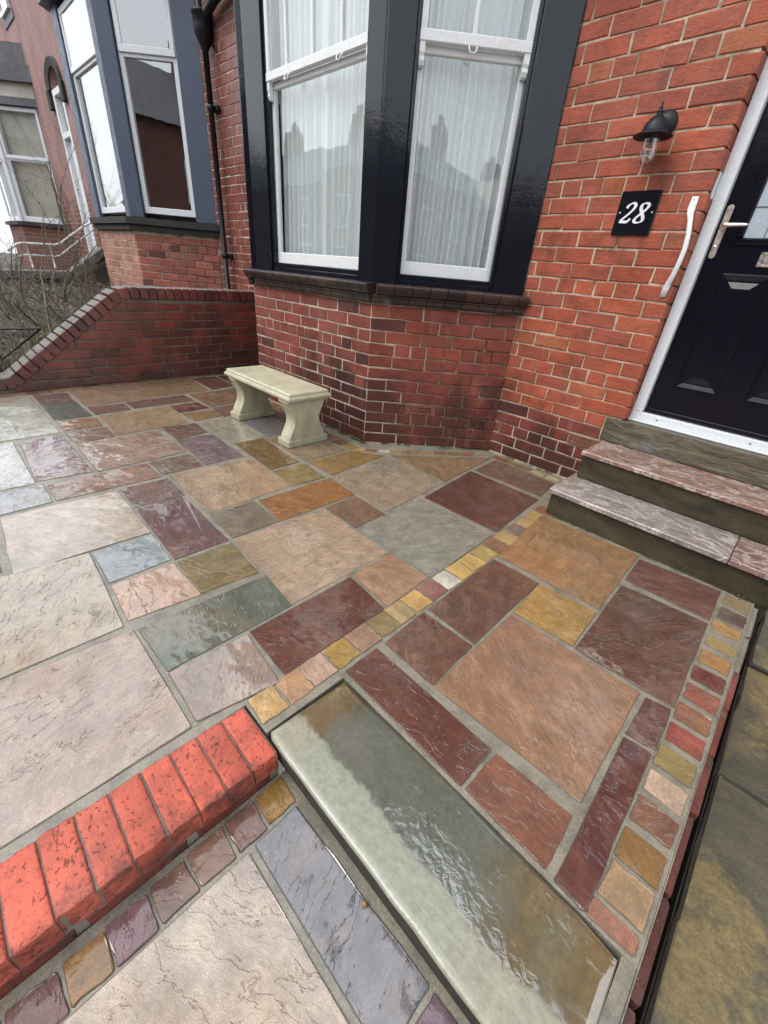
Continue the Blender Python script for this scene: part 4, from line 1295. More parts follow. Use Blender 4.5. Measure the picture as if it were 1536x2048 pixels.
plq = thing('number_plaque', 'square black house number plaque with silver 28, below the lamp', 'house number', (-.3015, 0, 1.501))
obj('plate', bx(-.095, .095, -.012, -.001, -.095, .095, bev=.0015), M['black'], plq)
def pen(path, pw, thin, ang, y):
    """broad-nib stroke along a smoothed path"""
    P = [Vector((a, b)) for a, b in path]
    Q = []
    for i in range(len(P) - 1):
        p0 = P[max(i - 1, 0)]; p1 = P[i]; p2 = P[i + 1]; p3 = P[min(i + 2, len(P) - 1)]
        for k in range(8):
            t = k / 8
            Q.append(.5 * ((2 * p1) + (p2 - p0) * t + (2 * p0 - 5 * p1 + 4 * p2 - p3) * t * t + (3 * p1 - p0 - 3 * p2 + p3) * t ** 3))
    Q.append(P[-1])
    bm = nb()
    prev = None
    N = len(Q)
    for i, q in enumerate(Q):
        d = Q[min(i + 1, N - 1)] - Q[max(i - 1, 0)]
        d.normalize()
        nrm = Vector((-d.y, d.x))
        w = (thin + pw * abs(math.sin(math.atan2(d.y, d.x) - ang))) / 2
        yy = y - .00002 * i
        a = q + nrm * w; b = q - nrm * w
        cur = [bm.verts.new((a.x, yy, a.y)), bm.verts.new((b.x, yy, b.y)), bm.verts.new((b.x, -.011, b.y)), bm.verts.new((a.x, -.011, a.y))]
        if prev:
            for j in range(4): bm.faces.new((prev[j], prev[(j + 1) % 4], cur[(j + 1) % 4], cur[j]))
        prev = cur
    bm.faces.new(prev)
    bmesh.ops.recalc_face_normals(bm, faces=bm.faces)
    return bm
sl = .24
def sk(pts, dx): return [(dx + x + sl * z, z) for x, z in pts]
two = pen(sk([(-.020, .022), (-.018, .032), (-.008, .041), (.004, .043), (.015, .037), (.018, .026), (.013, .012), (.001, -.005), (-.014, -.022), (-.024, -.034)], -.034), .0105, .0048, R(20), -.0145)
obj('digit_two', two, M['silver'], plq)
two_b = pen(sk([(-.026, -.0365), (-.012, -.0365), (.002, -.037), (.012, -.0365), (.018, -.030), (.021, -.022)], -.034), .004, .0078, R(80), -.0150)
obj('digit_two_foot', two_b, M['silver'], plq)
t8 = [(.016 * math.sin(a) * (.92 if math.cos(a / 2) > 0 else 1), 0) for a in (0,)]
pts8 = []
for k in range(33):
    a = 2 * math.pi * k / 32
    # figure of eight: smaller upper loop, larger lower loop
    z = .041 * math.cos(a)
    xw = (.0165 if z > 0 else .0200) * math.sin(2 * a)
    pts8.append((xw, z - (.0 if z > 0 else .0)))
obj('digit_eight', pen(sk(pts8, .032), .0095, .0048, R(15), -.0150), M['silver'], plq)
for sx in (-.079, .079):
    obj('fixing_screw', lathe(nb(), [(.0001, .0155), (.003, .015), (.0042, .013), (.0042, .011)], axis='Y', n=12), M['silver'], plq, (sx, 0, .003))

rail = thing('grab_rail', 'white painted metal grab rail on the brickwork beside the door frame', 'grab rail', (-.045, 0, 1.35))
def flat_bar(pts, ws, ts):
    bm = nb()
    prev = None
    for i, (x, y, z) in enumerate(pts):
        w, t = ws[i], ts[i]
        a = Vector(pts[min(i + 1, len(pts) - 1)]) - Vector(pts[max(i - 1, 0)])
        a.normalize()
        s = Vector((1, 0, 0)); o = a.cross(s); o.normalize()
        c = Vector((x, y, z))
        cur = []
        for k in range(10):
            an = 2 * math.pi * k / 10
            cur.append(bm.verts.new(c + s * w * math.cos(an) + o * t * math.sin(an)))
        if prev:
            for j in range(10):
                f = bm.faces.new((prev[j], prev[(j + 1) % 10], cur[(j + 1) % 10], cur[j])); f.smooth = True
        else: bm.faces.new(cur)
        prev = cur
    bm.faces.new(prev[::-1])
    bmesh.ops.recalc_face_normals(bm, faces=bm.faces)
    return bm
rp = [(-.008, -.004, .214), (-.008, -.005, .165), (-.004, -.010, .148), (.010, -.020, .115), (.026, -.028, .06), (.034, -.030, 0), (.032, -.030, -.06), (.024, -.024, -.115), (.013, -.012, -.152), (.008, -.005, -.172), (.006, -.004, -.215)]
obj('bar', flat_bar(rp, [.014, .0175, .015, .012, .0115, .0115, .0115, .012, .014, .017, .013], [.003, .003, .004, .007, .009, .009, .009, .007, .004, .003, .003]), M['white'], rail)
for x, z in ((-.009, .203), (.0, .182), (.006, -.206), (.006, -.187)):
    obj('screw', lathe(nb(), [(.0001, .0092), (.003, .009), (.0036, .007)], axis='Y', n=10), M['plate'], rail, (x, 0, z))

# ---------------------------------------------------------------- stone bench
bench = thing('stone_bench', 'cream cast stone garden bench on two scrolled legs, against the bay wall', 'bench', (-2.125, -1.085, 0))
def slab_profile(hw, hd, prof):
    bm = nb()
    prev = None
    first = None
    for e, z in prof:
        cur = [bm.verts.new((sx * (hw + e), sy * (hd + e), z)) for sx, sy in ((-1, -1), (1, -1), (1, 1), (-1, 1))]
        if prev:
            for i in range(4): bm.faces.new((prev[i], prev[(i + 1) % 4], cur[(i + 1) % 4], cur[i]))
        else: first = cur
        prev = cur
    bm.faces.new(prev); bm.faces.new(first[::-1])
    return bm
obj('seat', slab_profile(.446, .168, [(0, .334), (.006, .336), (.008, .341), (.008, .352), (.004, .355), (.0035, .358), (-.003, .361), (-.006, .367), (-.006, .376), (-.012, .383), (-.016, .386)]), M['cast'], bench)
def leg(cx):
    bm = nb()
    N = 22
    prev = None
    for i in range(N + 1):
        t = i / N
        z = .05 + t * .286
        # depth: scroll swelling at the top, waist, swelling at the foot
        d = .128 + .026 * math.cos(2 * math.pi * (t * .92 + .02)) - .020 * math.sin(2 * math.pi * t) * .4
        if t > .88: d += .010
        wd = .058
        cur = [bm.verts.new((x, y, z)) for x, y in ((-wd, -d), (-wd + .012, -d - .006), (wd - .012, -d - .006), (wd, -d), (wd, d), (wd - .012, d + .006), (-wd + .012, d + .006), (-wd, d))]
        if prev:
            for k in range(8):
                f = bm.faces.new((prev[k], prev[(k + 1) % 8], cur[(k + 1) % 8], cur[k]))
        else: bm.faces.new(cur[::-1])
        prev = cur
    bm.faces.new(prev)
    o = obj('leg', bm, M['cast'], bench, (cx, 0, 0))
    obj('plinth', bx(-.070, .070, -.171, .171, .0005, .0495, bev=.004), M['cast'], o)
leg(-2.483 + 2.125); leg(-1.770 + 2.125)

# ---------------------------------------------------------------- left garden wall with sloping coping
gw = thing('garden_wall', 'old red brick garden wall with a sloping brick coping, left of the patio', 'wall', (-4.015, 0, 0))
GX = -4.015
# coping path (y, z of coping underside)
def cop_path():
    P = [(-.002, .734), (-1.38, .734)]
    for k in range(1, 8):
        a = R(36) * k / 8
        P.append((-1.38 - .26 * math.sin(a), .734 - .26 * (1 - math.cos(a))))
    y1, z1 = P[-1]
    y2 = -2.415
    P.append((y2, z1 - (y1 - y2) * math.tan(R(36))))
    y1, z1 = P[-1]
    for k in range(1, 5):
        a = R(36) * (1 - k / 4)
        P.append((y1 - .03 * k, max(.02, z1 - .012 * k * (1 - k / 6))))
    y1, z1 = P[-1]
    P.append((-4.2, z1))
    return P
CP = cop_path()
def und_z(y):
    for (a, za), (b, zb) in zip(CP, CP[1:]):
        if b <= y <= a: return za + (zb - za) * (a - y) / max(a - b, 1e-6)
    return 0
def y_at(z):
    for (a, za), (b, zb) in zip(CP, CP[1:]):
        if zb <= z <= za and za != zb: return a + (b - a) * (za - z) / (za - zb)
    return -1.38 if z < .73 else 0
core = nb()
pp = [(y, z - .002) for y, z in CP]
poly = [(pp[0][0], -.2)] + pp + [(pp[-1][0], -.2)]
A = [core.verts.new((-.0045, y, z)) for y, z in poly]; B = [core.verts.new((-.22, y, z)) for y, z in poly]
core.faces.new(A); core.faces.new(B[::-1])
for i in range(len(A)): core.faces.new((A[i], A[(i + 1) % len(A)], B[(i + 1) % len(A)], B[i]))
bmesh.ops.recalc_face_normals(core, faces=core.faces)
obj('mortar_core', core, M['mortar_old'], gw)
rows = []
for n in range(0, 10):
    z = zj(n) - .006
    if z + .069 > .734: continue
    ye = y_at(z + .034)
    cuts = course_cuts(ye, -.003, (.121 if n % 2 else .235) + rnd.uniform(-.03, .03), .245, True)
    if len(cuts) > 2 and cuts[1] - cuts[0] < .03: cuts.pop(1)
    rows.append((z, [c + (rnd.uniform(-.012, .012) if 0 < i < len(cuts) - 1 else 0) for i, c in enumerate(cuts)]))
lay(gw, M['brick_old'], (0, 0, 0), math.pi / 2, rows, lambda z, u: red((138, 62, 46), .16, .04 + .16 * (u > -.5)), D=.05)
# coping bricks standing on edge along the path
seglen = [math.hypot(b[0] - a[0], b[1] - a[1]) for a, b in zip(CP, CP[1:])]
tot = sum(seglen)
def at(s):
    for L, (a, b) in zip(seglen, zip(CP, CP[1:])):
        if s <= L: t = s / L; return (a[0] + (b[0] - a[0]) * t, a[1] + (b[1] - a[1]) * t, math.atan2(b[1] - a[1], b[0] - a[0]))
        s -= L
    a, b = CP[-2], CP[-1]
    return (b[0], b[1], math.atan2(b[1] - a[1], b[0] - a[0]))
s = .004
while s < tot - .1:
    y, z, an = at(s + .035)
    w = rnd.choice((.066, .068, .07))
    bm = box(nb(), -.236, .006, -w / 2, w / 2, 0, .098, .005)
    for fc in bm.faces:
        if fc.calc_center_median().z > .0955: fc.material_index = 1  # top faces take the grey coping colour
    obj('coping_brick', bm, [M['brick_old'], M['coping']], gw, (rnd.gauss(0, .0018), y, z), (an - math.pi, rnd.gauss(0, .004), 0), red((128, 60, 48), .2, .22) if y > -1.45 else red((128, 62, 48), .16, .1))
    s += .0775

# ---------------------------------------------------------------- drainpipe
pipe = thing('drainpipe', 'black cast iron drainpipe with a hopper head beside the neighbouring bay', 'drainpipe', (-4.76, -.07, 0))
obj('pipe', tube(nb(), [(0, 0, .5), (0, 0, 2.90)], .028, 14), M['iron'], pipe)
obj('pipe', tube(nb(), [(-.03, -.01, 3.08), (-.035, -.01, 4.6)], .028, 14), M['iron'], pipe)
obj('hopper', lathe(nb(), [(.030, 2.86), (.038, 2.88), (.06, 2.92), (.084, 2.97), (.09, 3.02), (.09, 3.10), (.097, 3.105), (.097, 3.125), (.086, 3.125), (.078, 3.05)], n=20), M['iron'], pipe)
obj('branch_pipe', tube(nb(), [(.06, .005, 3.10), (.25, .005, 3.15), (1.2, .005, 3.30)], .04, 12), M['iron'], pipe)
for z in (1.15, 2.45):
    obj('pipe_bracket', box(lathe(nb(), [(.0285, z - .022), (.036, z - .02), (.036, z + .02), (.0285, z + .022)], n=16), -.075, .075, .03, .066, z - .022, z + .022, .004), M['iron'], pipe)

# moss and grit along the foot of the bay, the steps and the garden wall
ms = nb()
def clump(x, y, n, s, z=0.0):
    for _ in range(n):
        c = Vector((x + rnd.gauss(0, s), y + rnd.gauss(0, s * .45), z + abs(rnd.gauss(0, .004))))
        a = rnd.uniform(0, 6.28); r = rnd.uniform(.002, .006)
        d = Vector((math.cos(a) * r, math.sin(a) * r, rnd.uniform(-.3, .8) * r)); e = Vector((-math.sin(a) * r * .6, math.cos(a) * r * .6, rnd.uniform(0, .8) * r))
        ms.faces.new([ms.verts.new(c - d), ms.verts.new(c + e), ms.verts.new(c + d), ms.verts.new(c - e)])
for k in range(14):
    t_ = rnd.random() ** 1.5
    clump(-1.511 - .45 * t_, -.724, 60, .02)
for k in range(9):
    q = C0 + CDIR * (CLEN * rnd.random() ** 1.3) + Vector((CDIR.y, -CDIR.x, 0)) * .006
    clump(q.x, q.y, 26, .014)
for k in range(14): clump(rnd.uniform(-.06, .9), -.578, 18, .016)
for k in range(12): clump(-4.008, rnd.uniform(-2.3, -.2), 26, .02)
for k in range(8): clump(rnd.uniform(-.82, -.12), -.006, 18, .014)
tag(obj('moss', ms, M['moss']), 'dark moss and grit in the joint along the foot of the walls', 'moss', kind='stuff')
# ---------------------------------------------------------------- neighbouring house (next door, a little higher up the street)
nh = thing('neighbour_house', 'red brick house next door with slate blue bay posts and white plastic windows', 'house', (-7, 0, 0))
def npart(name, bm, mat, parent=None, **k):
    o = obj(name, bm, mat, parent or nh, **k)
    if parent is None: o.location = Vector(o.location) + Vector((7, 0, 0))
    return o
NC0 = Vector((-5.75, -.7154, 0)); NJ0 = Vector((-5.045, 0, 0)); NCL = Vector((-7.17, -.7154, 0)); NJL = Vector((-7.87, 0, 0))
ND = (NJ0 - NC0).normalized(); NROT = math.atan2(ND.y, ND.x); NLEN = (NJ0 - NC0).length
def prism(pts, z0, z1):
    bm = nb()
    lo = [bm.verts.new((*q, z0)) for q in pts]; hi = [bm.verts.new((*q, z1)) for q in pts]
    n = len(pts)
    bm.faces.new(lo[::-1]); bm.faces.new(hi)
    for i in range(n): bm.faces.new((lo[i], lo[(i + 1) % n], hi[(i + 1) % n], hi[i]))
    return bm
def nplan(off):
    k = off * math.tan(NROT / 2)
    return [(NCL.x - k, NCL.y - off), (NC0.x + k, NC0.y - off), (NJ0.x + off / math.sin(NROT), .02), (NJL.x - off / math.sin(NROT), .02)]
nwall = npart('bay_wall', prism(nplan(-.0045), -.2, 1.335), M['mortar'])
def ncol(z, u): return red((172, 100, 84), .14, .05)
ZN = .0024 + .034
rows = [(z + .034, c) for z, c in bond_rows(5, 16, 0, NC0.x - NCL.x)]
lay(nwall, M['brick'], NCL, 0, rows, lambda z, u: red((196, 140, 120), .13, .04), D=.045)
rows = [(z + .034, c) for z, c in bond_rows(5, 16, 0, NLEN, right=False)]
lay(nwall, M['brick'], NC0, NROT, rows, ncol, D=.045)
for o in list(nwall.children): pass
npart('window_sill', prism(nplan(.045), 1.336, 1.395), M['timber'])
npart('window_sill', prism(nplan(.075), 1.396, 1.462), M['timber'])
npart('cornice', prism(nplan(.10), 3.46, 3.72), M['blueblack'])
npart('house_wall', box(box(nb(), -9.0, -7.6, .003, .3, -.2, 6.0), -7.6, -5.037, .004, .3, 3.4, 6.0), M['pinkbrick'])
npart('bay_upper_wall', prism([(-7.1, -.68), (-5.8, -.68), (-5.14, .002), (-7.76, .002)], 3.721, 6.0), M['farbrick'])
rm = nb()
box(rm, -7.7, -5.1, 2.4, 2.5, 1.3, 3.45); box(rm, -7.8, -7.7, .3, 2.5, 1.3, 3.45); box(rm, -5.1, -5.04, .3, 2.5, 1.3, 3.45); box(rm, -7.7, -5.1, .02, 2.4, 1.3, 1.334); box(rm, -7.7, -5.1, 0, 2.4, 3.42, 3.455)
npart('room_interior', rm, M['room'])
rf = nb()
vs = [rf.verts.new(p) for p in ((-9.05, -.25, 6.0), (-5.11, -.25, 6.0), (-5.11, 4.2, 8.9), (-9.05, 4.2, 8.9), (-9.05, -.25, 6.1), (-5.11, -.25, 6.1), (-5.11, 4.2, 9.0), (-9.05, 4.2, 9.0))]
for f in ((3, 2, 1, 0), (4, 5, 6, 7), (0, 1, 5, 4), (1, 2, 6, 5), (2, 3, 7, 6), (3, 0, 4, 7)): rf.faces.new([vs[i] for i in f])
npart('roof', rf, M['slate'])

def plastic_window(parent, origin, rz, a, b, z0, z1, tz, posts, frame_m, post_m, shift=(0, 0, 0), curtain_m=None, fw=.05, gm='glass_n'):
    w = obj('window', None, None, parent, Vector(origin) + Vector(shift), (0, 0, rz))
    for x0, x1 in posts: obj('post', bx(x0, x1, -.004, .085, z0 - .05, z1 + .06, bev=.005), post_m, w)
    f = nb()
    box(f, a, b, .03, .085, z0, z0 + fw * 1.3, .004); box(f, a, b, .03, .085, z1 - fw, z1, .004)
    box(f, a, a + fw, .031, .084, z0 + fw * 1.3 - .001, z1 - fw + .001, .004); box(f, b - fw, b, .031, .084, z0 + fw * 1.3 - .001, z1 - fw + .001, .004)
    box(f, a + fw - .001, b - fw + .001, .032, .083, tz - .02, tz + .025, .004)
    # opening top light, standing proud
    box(f, a + .012, b - .012, .012, .031, tz + .012, tz + .07, .004); box(f, a + .012, b - .012, .012, .031, z1 - .075, z1 - .02, .004)
    box(f, a + .012, a + .062, .013, .031, tz + .069, z1 - .074, .004); box(f, b - .062, b - .012, .013, .031, tz + .069, z1 - .074, .004)
    obj('frame', f, frame_m, w)
    obj('pane', bx(a + fw - .002, b - fw + .002, .055, .061, z0 + fw * 1.3 - .002, tz - .018), M[gm], w)
    obj('pane', bx(a + .060, b - .060, .020, .026, tz + .068, z1 - .073), M[gm], w)
    if curtain_m:
        obj('blind', bx(a, b, .13, .14, z0, z1), curtain_m, w)
    return w
plastic_window(nh, NCL, 0, .215, NC0.x - NCL.x - .155, 1.515, 3.42, 2.86, [(0, .21), (NC0.x - NCL.x - .15, NC0.x - NCL.x)], M['upvc'], M['blueblack'], (7, 0, 0), M['room'])
plastic_window(nh, NC0, NROT, .165, .765, 1.515, 3.42, 2.86, [(0, .16), (.77, NLEN + .01)], M['upvc'], M['blueblack'], (7, 0, 0))
plastic_window(nh, NJL, math.atan2((NCL - NJL).y, (NCL - NJL).x), .2, .8, 1.515, 3.42, 2.86, [(0, .19), (.81, NLEN)], M['upvc'], M['blueblack'], (7, 0, 0))

# ---------------------------------------------------------------- house beyond
fh = thing('far_house', 'pink painted brick house at far left with white bay window and white door', 'house', (-12, 0, 0))
def fpart(name, bm, mat, parent=None, **k):
    o = obj(name, bm, mat, parent or fh, **k)
    if parent is None: o.location = Vector(o.location) + Vector((12, 0, 0))
    return o
wl_ = nb()
box(wl_, -12.95, -10.84, 0, .3, -.2, 6.3); box(wl_, -10.22, -9.005, 0, .3, -.2, 6.3); box(wl_, -10.84, -10.22, 0, .3, 3.75, 6.3); box(wl_, -18, -14.6, 0, .3, -.2, 6.3); box(wl_, -14.6, -12.95, 0, .3, 4.0, 6.3)
fpart('house_wall', wl_, M['pinkbrick'])
FJ = Vector((-12.25, 0, 0)); FC0 = Vector((-12.93, -.70, 0)); FCL = Vector((-14.6, -.70, 0)); FJL = Vector((-15.3, 0, 0))
fd = (FJ - FC0).normalized(); FROT = math.atan2(fd.y, fd.x); FLEN = (FJ - FC0).length
def fplan(off):
    k = off * math.tan(FROT / 2)
    return [(FCL.x - k, FCL.y - off), (FC0.x + k, FC0.y - off), (FJ.x + off / math.sin(FROT), .002), (FJL.x - off / math.sin(FROT), .002)]
fpart('bay_wall', prism(fplan(0), -.2, 1.40), M['farbrick'])
fpart('window_sill', prism(fplan(.06), 1.40, 1.47), M['timber'])
fpart('window_head', prism(fplan(.05), 3.40, 3.52), M['slate'])
fpart('fascia', prism(fplan(.02), 3.52, 3.74), M['render'])
fpart('cornice', prism(fplan(.12), 3.74, 3.98), M['slate'])
fpart('bay_roof', prism(fplan(.02), 3.98, 4.3), M['slate'])
fr_ = nb(); box(fr_, -15.2, -12.3, 1.2, 1.3, 1.3, 3.5)
fpart('room_interior', fr_, M['room'])
plastic_window(fh, FC0, FROT, .05, FLEN - .02, 1.475, 3.395, 2.55, [(-.03, .05)], M['upvc'], M['upvc'], (12, 0, 0), M['render'], .075, 'glass')
plastic_window(fh, FCL, 0, .04, (FC0.x - FCL.x) - .04, 1.475, 3.395, 2.55, [(.78, .9)], M['upvc'], M['upvc'], (12, 0, 0), M['render'], .075, 'glass')
dfm = nb()
box(dfm, -10.838, -10.75, -.015, .12, 1.0, 3.45, .006); box(dfm, -10.31, -10.222, -.015, .12, 1.0, 3.45, .006); box(dfm, -10.75, -10.31, -.014, .12, 3.36, 3.45, .006); box(dfm, -10.75, -10.31, -.014, .12, 2.78, 2.86, .006)
fpart('door_frame', dfm, M['upvc'])
fpart('front_door', bx(-10.749, -10.311, .06, .10, 1.0, 2.779, bev=.003), M['upvc'])
fpart('fanlight', bx(-10.749, -10.311, .06, .07, 2.861, 3.359), M['glass_n'])
ar = nb()
prev = None
for k in range(13):
    a = math.pi * k / 12
    c = Vector((-10.53, 0, 3.46))
    cur = [ar.verts.new((c.x + r * math.cos(a), y, c.z + r * .75 * math.sin(a))) for r, y in ((.33, -.03), (.47, -.05), (.50, .002), (.33, .002))]
    if prev:
        for j in range(4): ar.faces.new((prev[j], prev[(j + 1) % 4], cur[(j + 1) % 4], cur[j]))
    prev = cur
box(ar, -11.06, -10.9, -.06, .0, 3.2, 3.46, .01); box(ar, -10.16, -10.0, -.06, .0, 3.2, 3.46, .01)
fpart('door_arch', ar, M['timber'])
uw = nb()
box(uw, -13.1, -12.2, -.02, .0, 4.62, 4.75, .01)
fpart('upper_sill', uw, M['slate'])
plastic_window(fh, (-13.0, -.09, 0), 0, 0, .72, 4.75, 5.9, 5.4, [], M['upvc'], M['upvc'], (12, 0, 0), M['room'])
plastic_window(fh, (-15.9, -.09, 0), 0, 0, .72, 4.75, 5.9, 5.4, [], M['upvc'], M['upvc'], (12, 0, 0), M['room'])
rf = nb()
vs = [rf.verts.new(p) for p in ((-18.1, -.25, 6.3), (-9.06, -.25, 6.3), (-9.06, 4.2, 9.2), (-18.1, 4.2, 9.2), (-18.1, -.25, 6.4), (-9.06, -.25, 6.4), (-9.06, 4.2, 9.3), (-18.1, 4.2, 9.3))]
for f in ((3, 2, 1, 0), (4, 5, 6, 7), (0, 1, 5, 4), (1, 2, 6, 5), (2, 3, 7, 6), (3, 0, 4, 7)): rf.faces.new([vs[i] for i in f])
fpart('roof', rf, M['slate'])

# coping-topped wall by the far steps, with its handrail
X = -10.0
cw = thing('coped_wall', 'low dark wall with a pale stone coping that slopes down from the far door', 'wall', (X, -.6, 0))
prof = [(-.0, 1.10), (-.62, .66), (-1.75, .62)]
cb = nb()
for (a, za), (b, zb) in zip(prof, prof[1:]):
    v = [cb.verts.new(p) for p in ((-.14, a + .6, -.1), (.1, a + .6, -.1), (.1, b + .6, -.1), (-.14, b + .6, -.1), (-.14, a + .6, za - .02), (.1, a + .6, za - .02), (.1, b + .6, zb - .02), (-.14, b + .6, zb - .02))]
    for f in ((0, 1, 5, 4), (1, 2, 6, 5), (2, 3, 7, 6), (3, 0, 4, 7), (4, 5, 6, 7)): cb.faces.new([v[i] for i in f])
bmesh.ops.recalc_face_normals(cb, faces=cb.faces)
obj('walling', cb, M['wallstone'], cw)
for (a, za), (b, zb) in zip(prof, prof[1:]):
    L = math.hypot(b - a, zb - za); an = math.atan2(zb - za, b - a)
    n = max(1, round(L / .6))
    for k in range(n):
        s0 = k * L / n + .004
        y = a + (b - a) * k / n; z = za + (zb - za) * k / n
        obj('coping_stone', box(nb(), -.19, .16, .004, L / n - .004, -.02, .11, .012), M['coping'], cw, (0, y + .6, z), (an, 0, 0))
hr = thing('handrail', 'white painted tube handrail on the sloping stone coping by the far door', 'handrail', (X, -.7, .7))
def hrp(pts): return [(0, y + .7, z - .7) for y, z in pts]
obj('top_rail', tube(nb(), hrp([(-1.459, .93), (-1.30, 1.05), (-1.22, 1.072), (-.75, 1.085), (-.66, 1.11), (-.204, 1.43), (-.01, 1.53)]), .017, 8), M['white'], hr)
obj('lower_rail', tube(nb(), hrp([(-1.451, .798), (-1.30, .875), (-1.2, .895), (-.78, .90), (-.70, .925), (-.02, 1.42)]), .012, 8), M['white'], hr)
for y in (-1.165, -.825):
    obj('post', tube(nb(), hrp([(y, 1.07), (y, .70)]), .014, 8), M['white'], hr)

# ---------------------------------------------------------------- gardens, street, opposite side
gs = nb()
g = {}
nx, ny = 30, 20
for i in range(nx + 1):
    for j in range(ny + 1):
        x = -4.24 - 13.6 * i / nx; y = -5.2 + 5.2 * j / ny
        h = .02 + .42 * min(1, (-4.24 - x) / 4.0) + .05 * mnoise.noise(Vector((x * 1.3, y * 1.3, 0))) + .02 * mnoise.noise(Vector((x * 5, y * 5, 3)))
        g[i, j] = gs.verts.new((x, y, h))
for i in range(nx):
    for j in range(ny):
        f = gs.faces.new((g[i, j], g[i, j + 1], g[i + 1, j + 1], g[i + 1, j])); f.smooth = True
bmesh.ops.recalc_face_normals(gs, faces=gs.faces)
structure('neighbour_garden_soil', gs, M['soil'])
def gh(x, y): return .02 + .42 * max(0, min(1, (-4.24 - x) / 4.0))
lt = nb()
for k in range(5200):
    x = rnd.uniform(-10, -4.28); y = rnd.uniform(-3.6, -.1)
    z = gh(x, y) + rnd.uniform(.02, .10)
    a = rnd.uniform(0, 6.28); s = rnd.uniform(.012, .035)
    d = Vector((math.cos(a) * s, math.sin(a) * s, rnd.uniform(-.6, .6) * s)); e = Vector((-math.sin(a) * s * .5, math.cos(a) * s * .5, rnd.uniform(-.3, .3) * s))
    c = Vector((x, y, z))
    lt.faces.new([lt.verts.new(c - d), lt.verts.new(c + e), lt.verts.new(c + d), lt.verts.new(c - e)])
tag(obj('leaf_litter', lt, M['litter']), 'dead leaves and debris over the bare garden bed', 'leaf litter', kind='stuff')
gr = nb()
for k in range(2600):
    q = rnd.random()
    x = -4.27 - abs(rnd.gauss(0, .16)); y = rnd.uniform(-2.7, -1.75)
    if q < .4: x = rnd.uniform(-6.0, -4.3); y = rnd.uniform(-3.2, -1.2)
    z = gh(x, y)
    h = rnd.uniform(.05, .2); a = rnd.uniform(0, 6.28); b = rnd.uniform(.02, .10)
    p0 = Vector((x, y, z)); p1 = p0 + Vector((math.cos(a) * b * .4, math.sin(a) * b * .4, h * .7)); p2 = p0 + Vector((math.cos(a) * b * 1.4, math.sin(a) * b * 1.4, h))
    s = Vector((-math.sin(a), math.cos(a), 0)) * .003
    v = [gr.verts.new(p) for p in (p0 - s, p0 + s, p1 + s, p1 - s, p2)]
    gr.faces.new(v[:4]); gr.faces.new((v[3], v[2], v[4]))
tag(obj('dry_grass', gr, M['litter']), 'straw coloured grass tufts behind the sloping wall coping', 'grass', kind='stuff')

def shrub(label, base, stems, height, seed, lean=(0, 0), mat='mossbark', depth=3, spread=.55, r0=.011, leaves=0):
    rr = random.Random(seed)
    t = thing('bare_shrub', label, 'shrub', base, 0, 'bare shrubs in the next garden')
    big = nb(); sm = nb(); lf = nb()
    def grow(p, d, L, r, lev):
        pts = [p]
        n = 5
        q = p.copy()
        for i in range(n):
            d = (d + Vector((rr.gauss(0, .12), rr.gauss(0, .12), rr.gauss(.02, .08)))).normalized()
            q = q + d * (L / n)
            pts.append(q.copy())
        rad = [max(.0012, r * (1 - .6 * i / n)) for i in range(n + 1)]
        tube(big if lev == 0 else sm, pts, rad, 5 if lev < 2 else 3, caps=False)
        if lev < depth:
            for k in range(rr.randint(2, 4) if lev else rr.randint(4, 6)):
                i = rr.randint(1, n)
                dd = (d + Vector((rr.gauss(0, spread), rr.gauss(0, spread), rr.gauss(.15, .3)))).normalized()
                grow(pts[i], dd, L * rr.uniform(.35, .6), rad[i] * .62, lev + 1)
        if leaves and lev >= 2:
            for i in range(1, n + 1):
                if rr.random() < leaves:
                    c = pts[i]; s = rr.uniform(.008, .02)
                    a = Vector((rr.gauss(0, 1), rr.gauss(0, 1), rr.gauss(0, .5))).normalized() * s; b = Vector((rr.gauss(0, 1), rr.gauss(0, 1), rr.gauss(0, .5))).normalized() * s * .5
                    lf.faces.new([lf.verts.new(c - a), lf.verts.new(c + b), lf.verts.new(c + a), lf.verts.new(c - b)])
    for k in range(stems):
        a = rr.uniform(0, 6.28)
        d = Vector((math.cos(a) * .35 + lean[0], math.sin(a) * .35 + lean[1], 1)).normalized()
        grow(Vector((math.cos(a) * .05, math.sin(a) * .05, -.05)), d, height * rr.uniform(.7, 1.1), r0 * rr.uniform(.7, 1.2), 0)
    obj('stem', big, M[mat], t); obj('twig', sm, M['bark'], t)
    if leaves: obj('leaf', lf, M['leaf'], t)
shrub('thick stemmed bare shrub nearest the sloping brick coping, moss at its foot', (-5.2, -1.95, .08), 3, 1.0, 11, (-.25, -.1), r0=.022)
shrub('bare shrub of thin pale whips between the coping and the far handrail', (-6.1, -1.5, .15), 5, .85, 5, (-.1, 0))
shrub('low twiggy shrub at the left edge above the iron railing', (-5.5, -2.6, .1), 6, .75, 9, (0, -.1), r0=.008)
shrub('bare shrub with a few dead leaves, tallest, in front of the far white bay window', (-7.6, -1.35, .3), 4, 1.7, 21, (-.05, .0), leaves=.35)
shrub('tangled brown shrub in the middle of the next garden', (-7.3, -.9, .3), 5, .7, 33)
shrub('small grey shrub at the foot of the next bay', (-6.4, -1.0, .2), 5, .55, 40, r0=.007)
shrub('dense low thicket of twigs along the back of the sloping wall', (-5.0, -1.3, .1), 7, .55, 51, (-.1, 0), r0=.007)
shrub('spindly shrub leaning out over the iron railing', (-4.8, -2.9, .05), 5, .6, 57, (.05, .1), r0=.007)
shrub('broad brown thicket filling the bed before the far handrail', (-6.7, -2.0, .2), 9, .8, 61, (0, -.05), depth=3, r0=.009)
shrub('brown thicket at the left edge behind the moss-footed shrub', (-6.0, -2.5, .15), 9, .7, 67, (0, 0), depth=3, r0=.009)
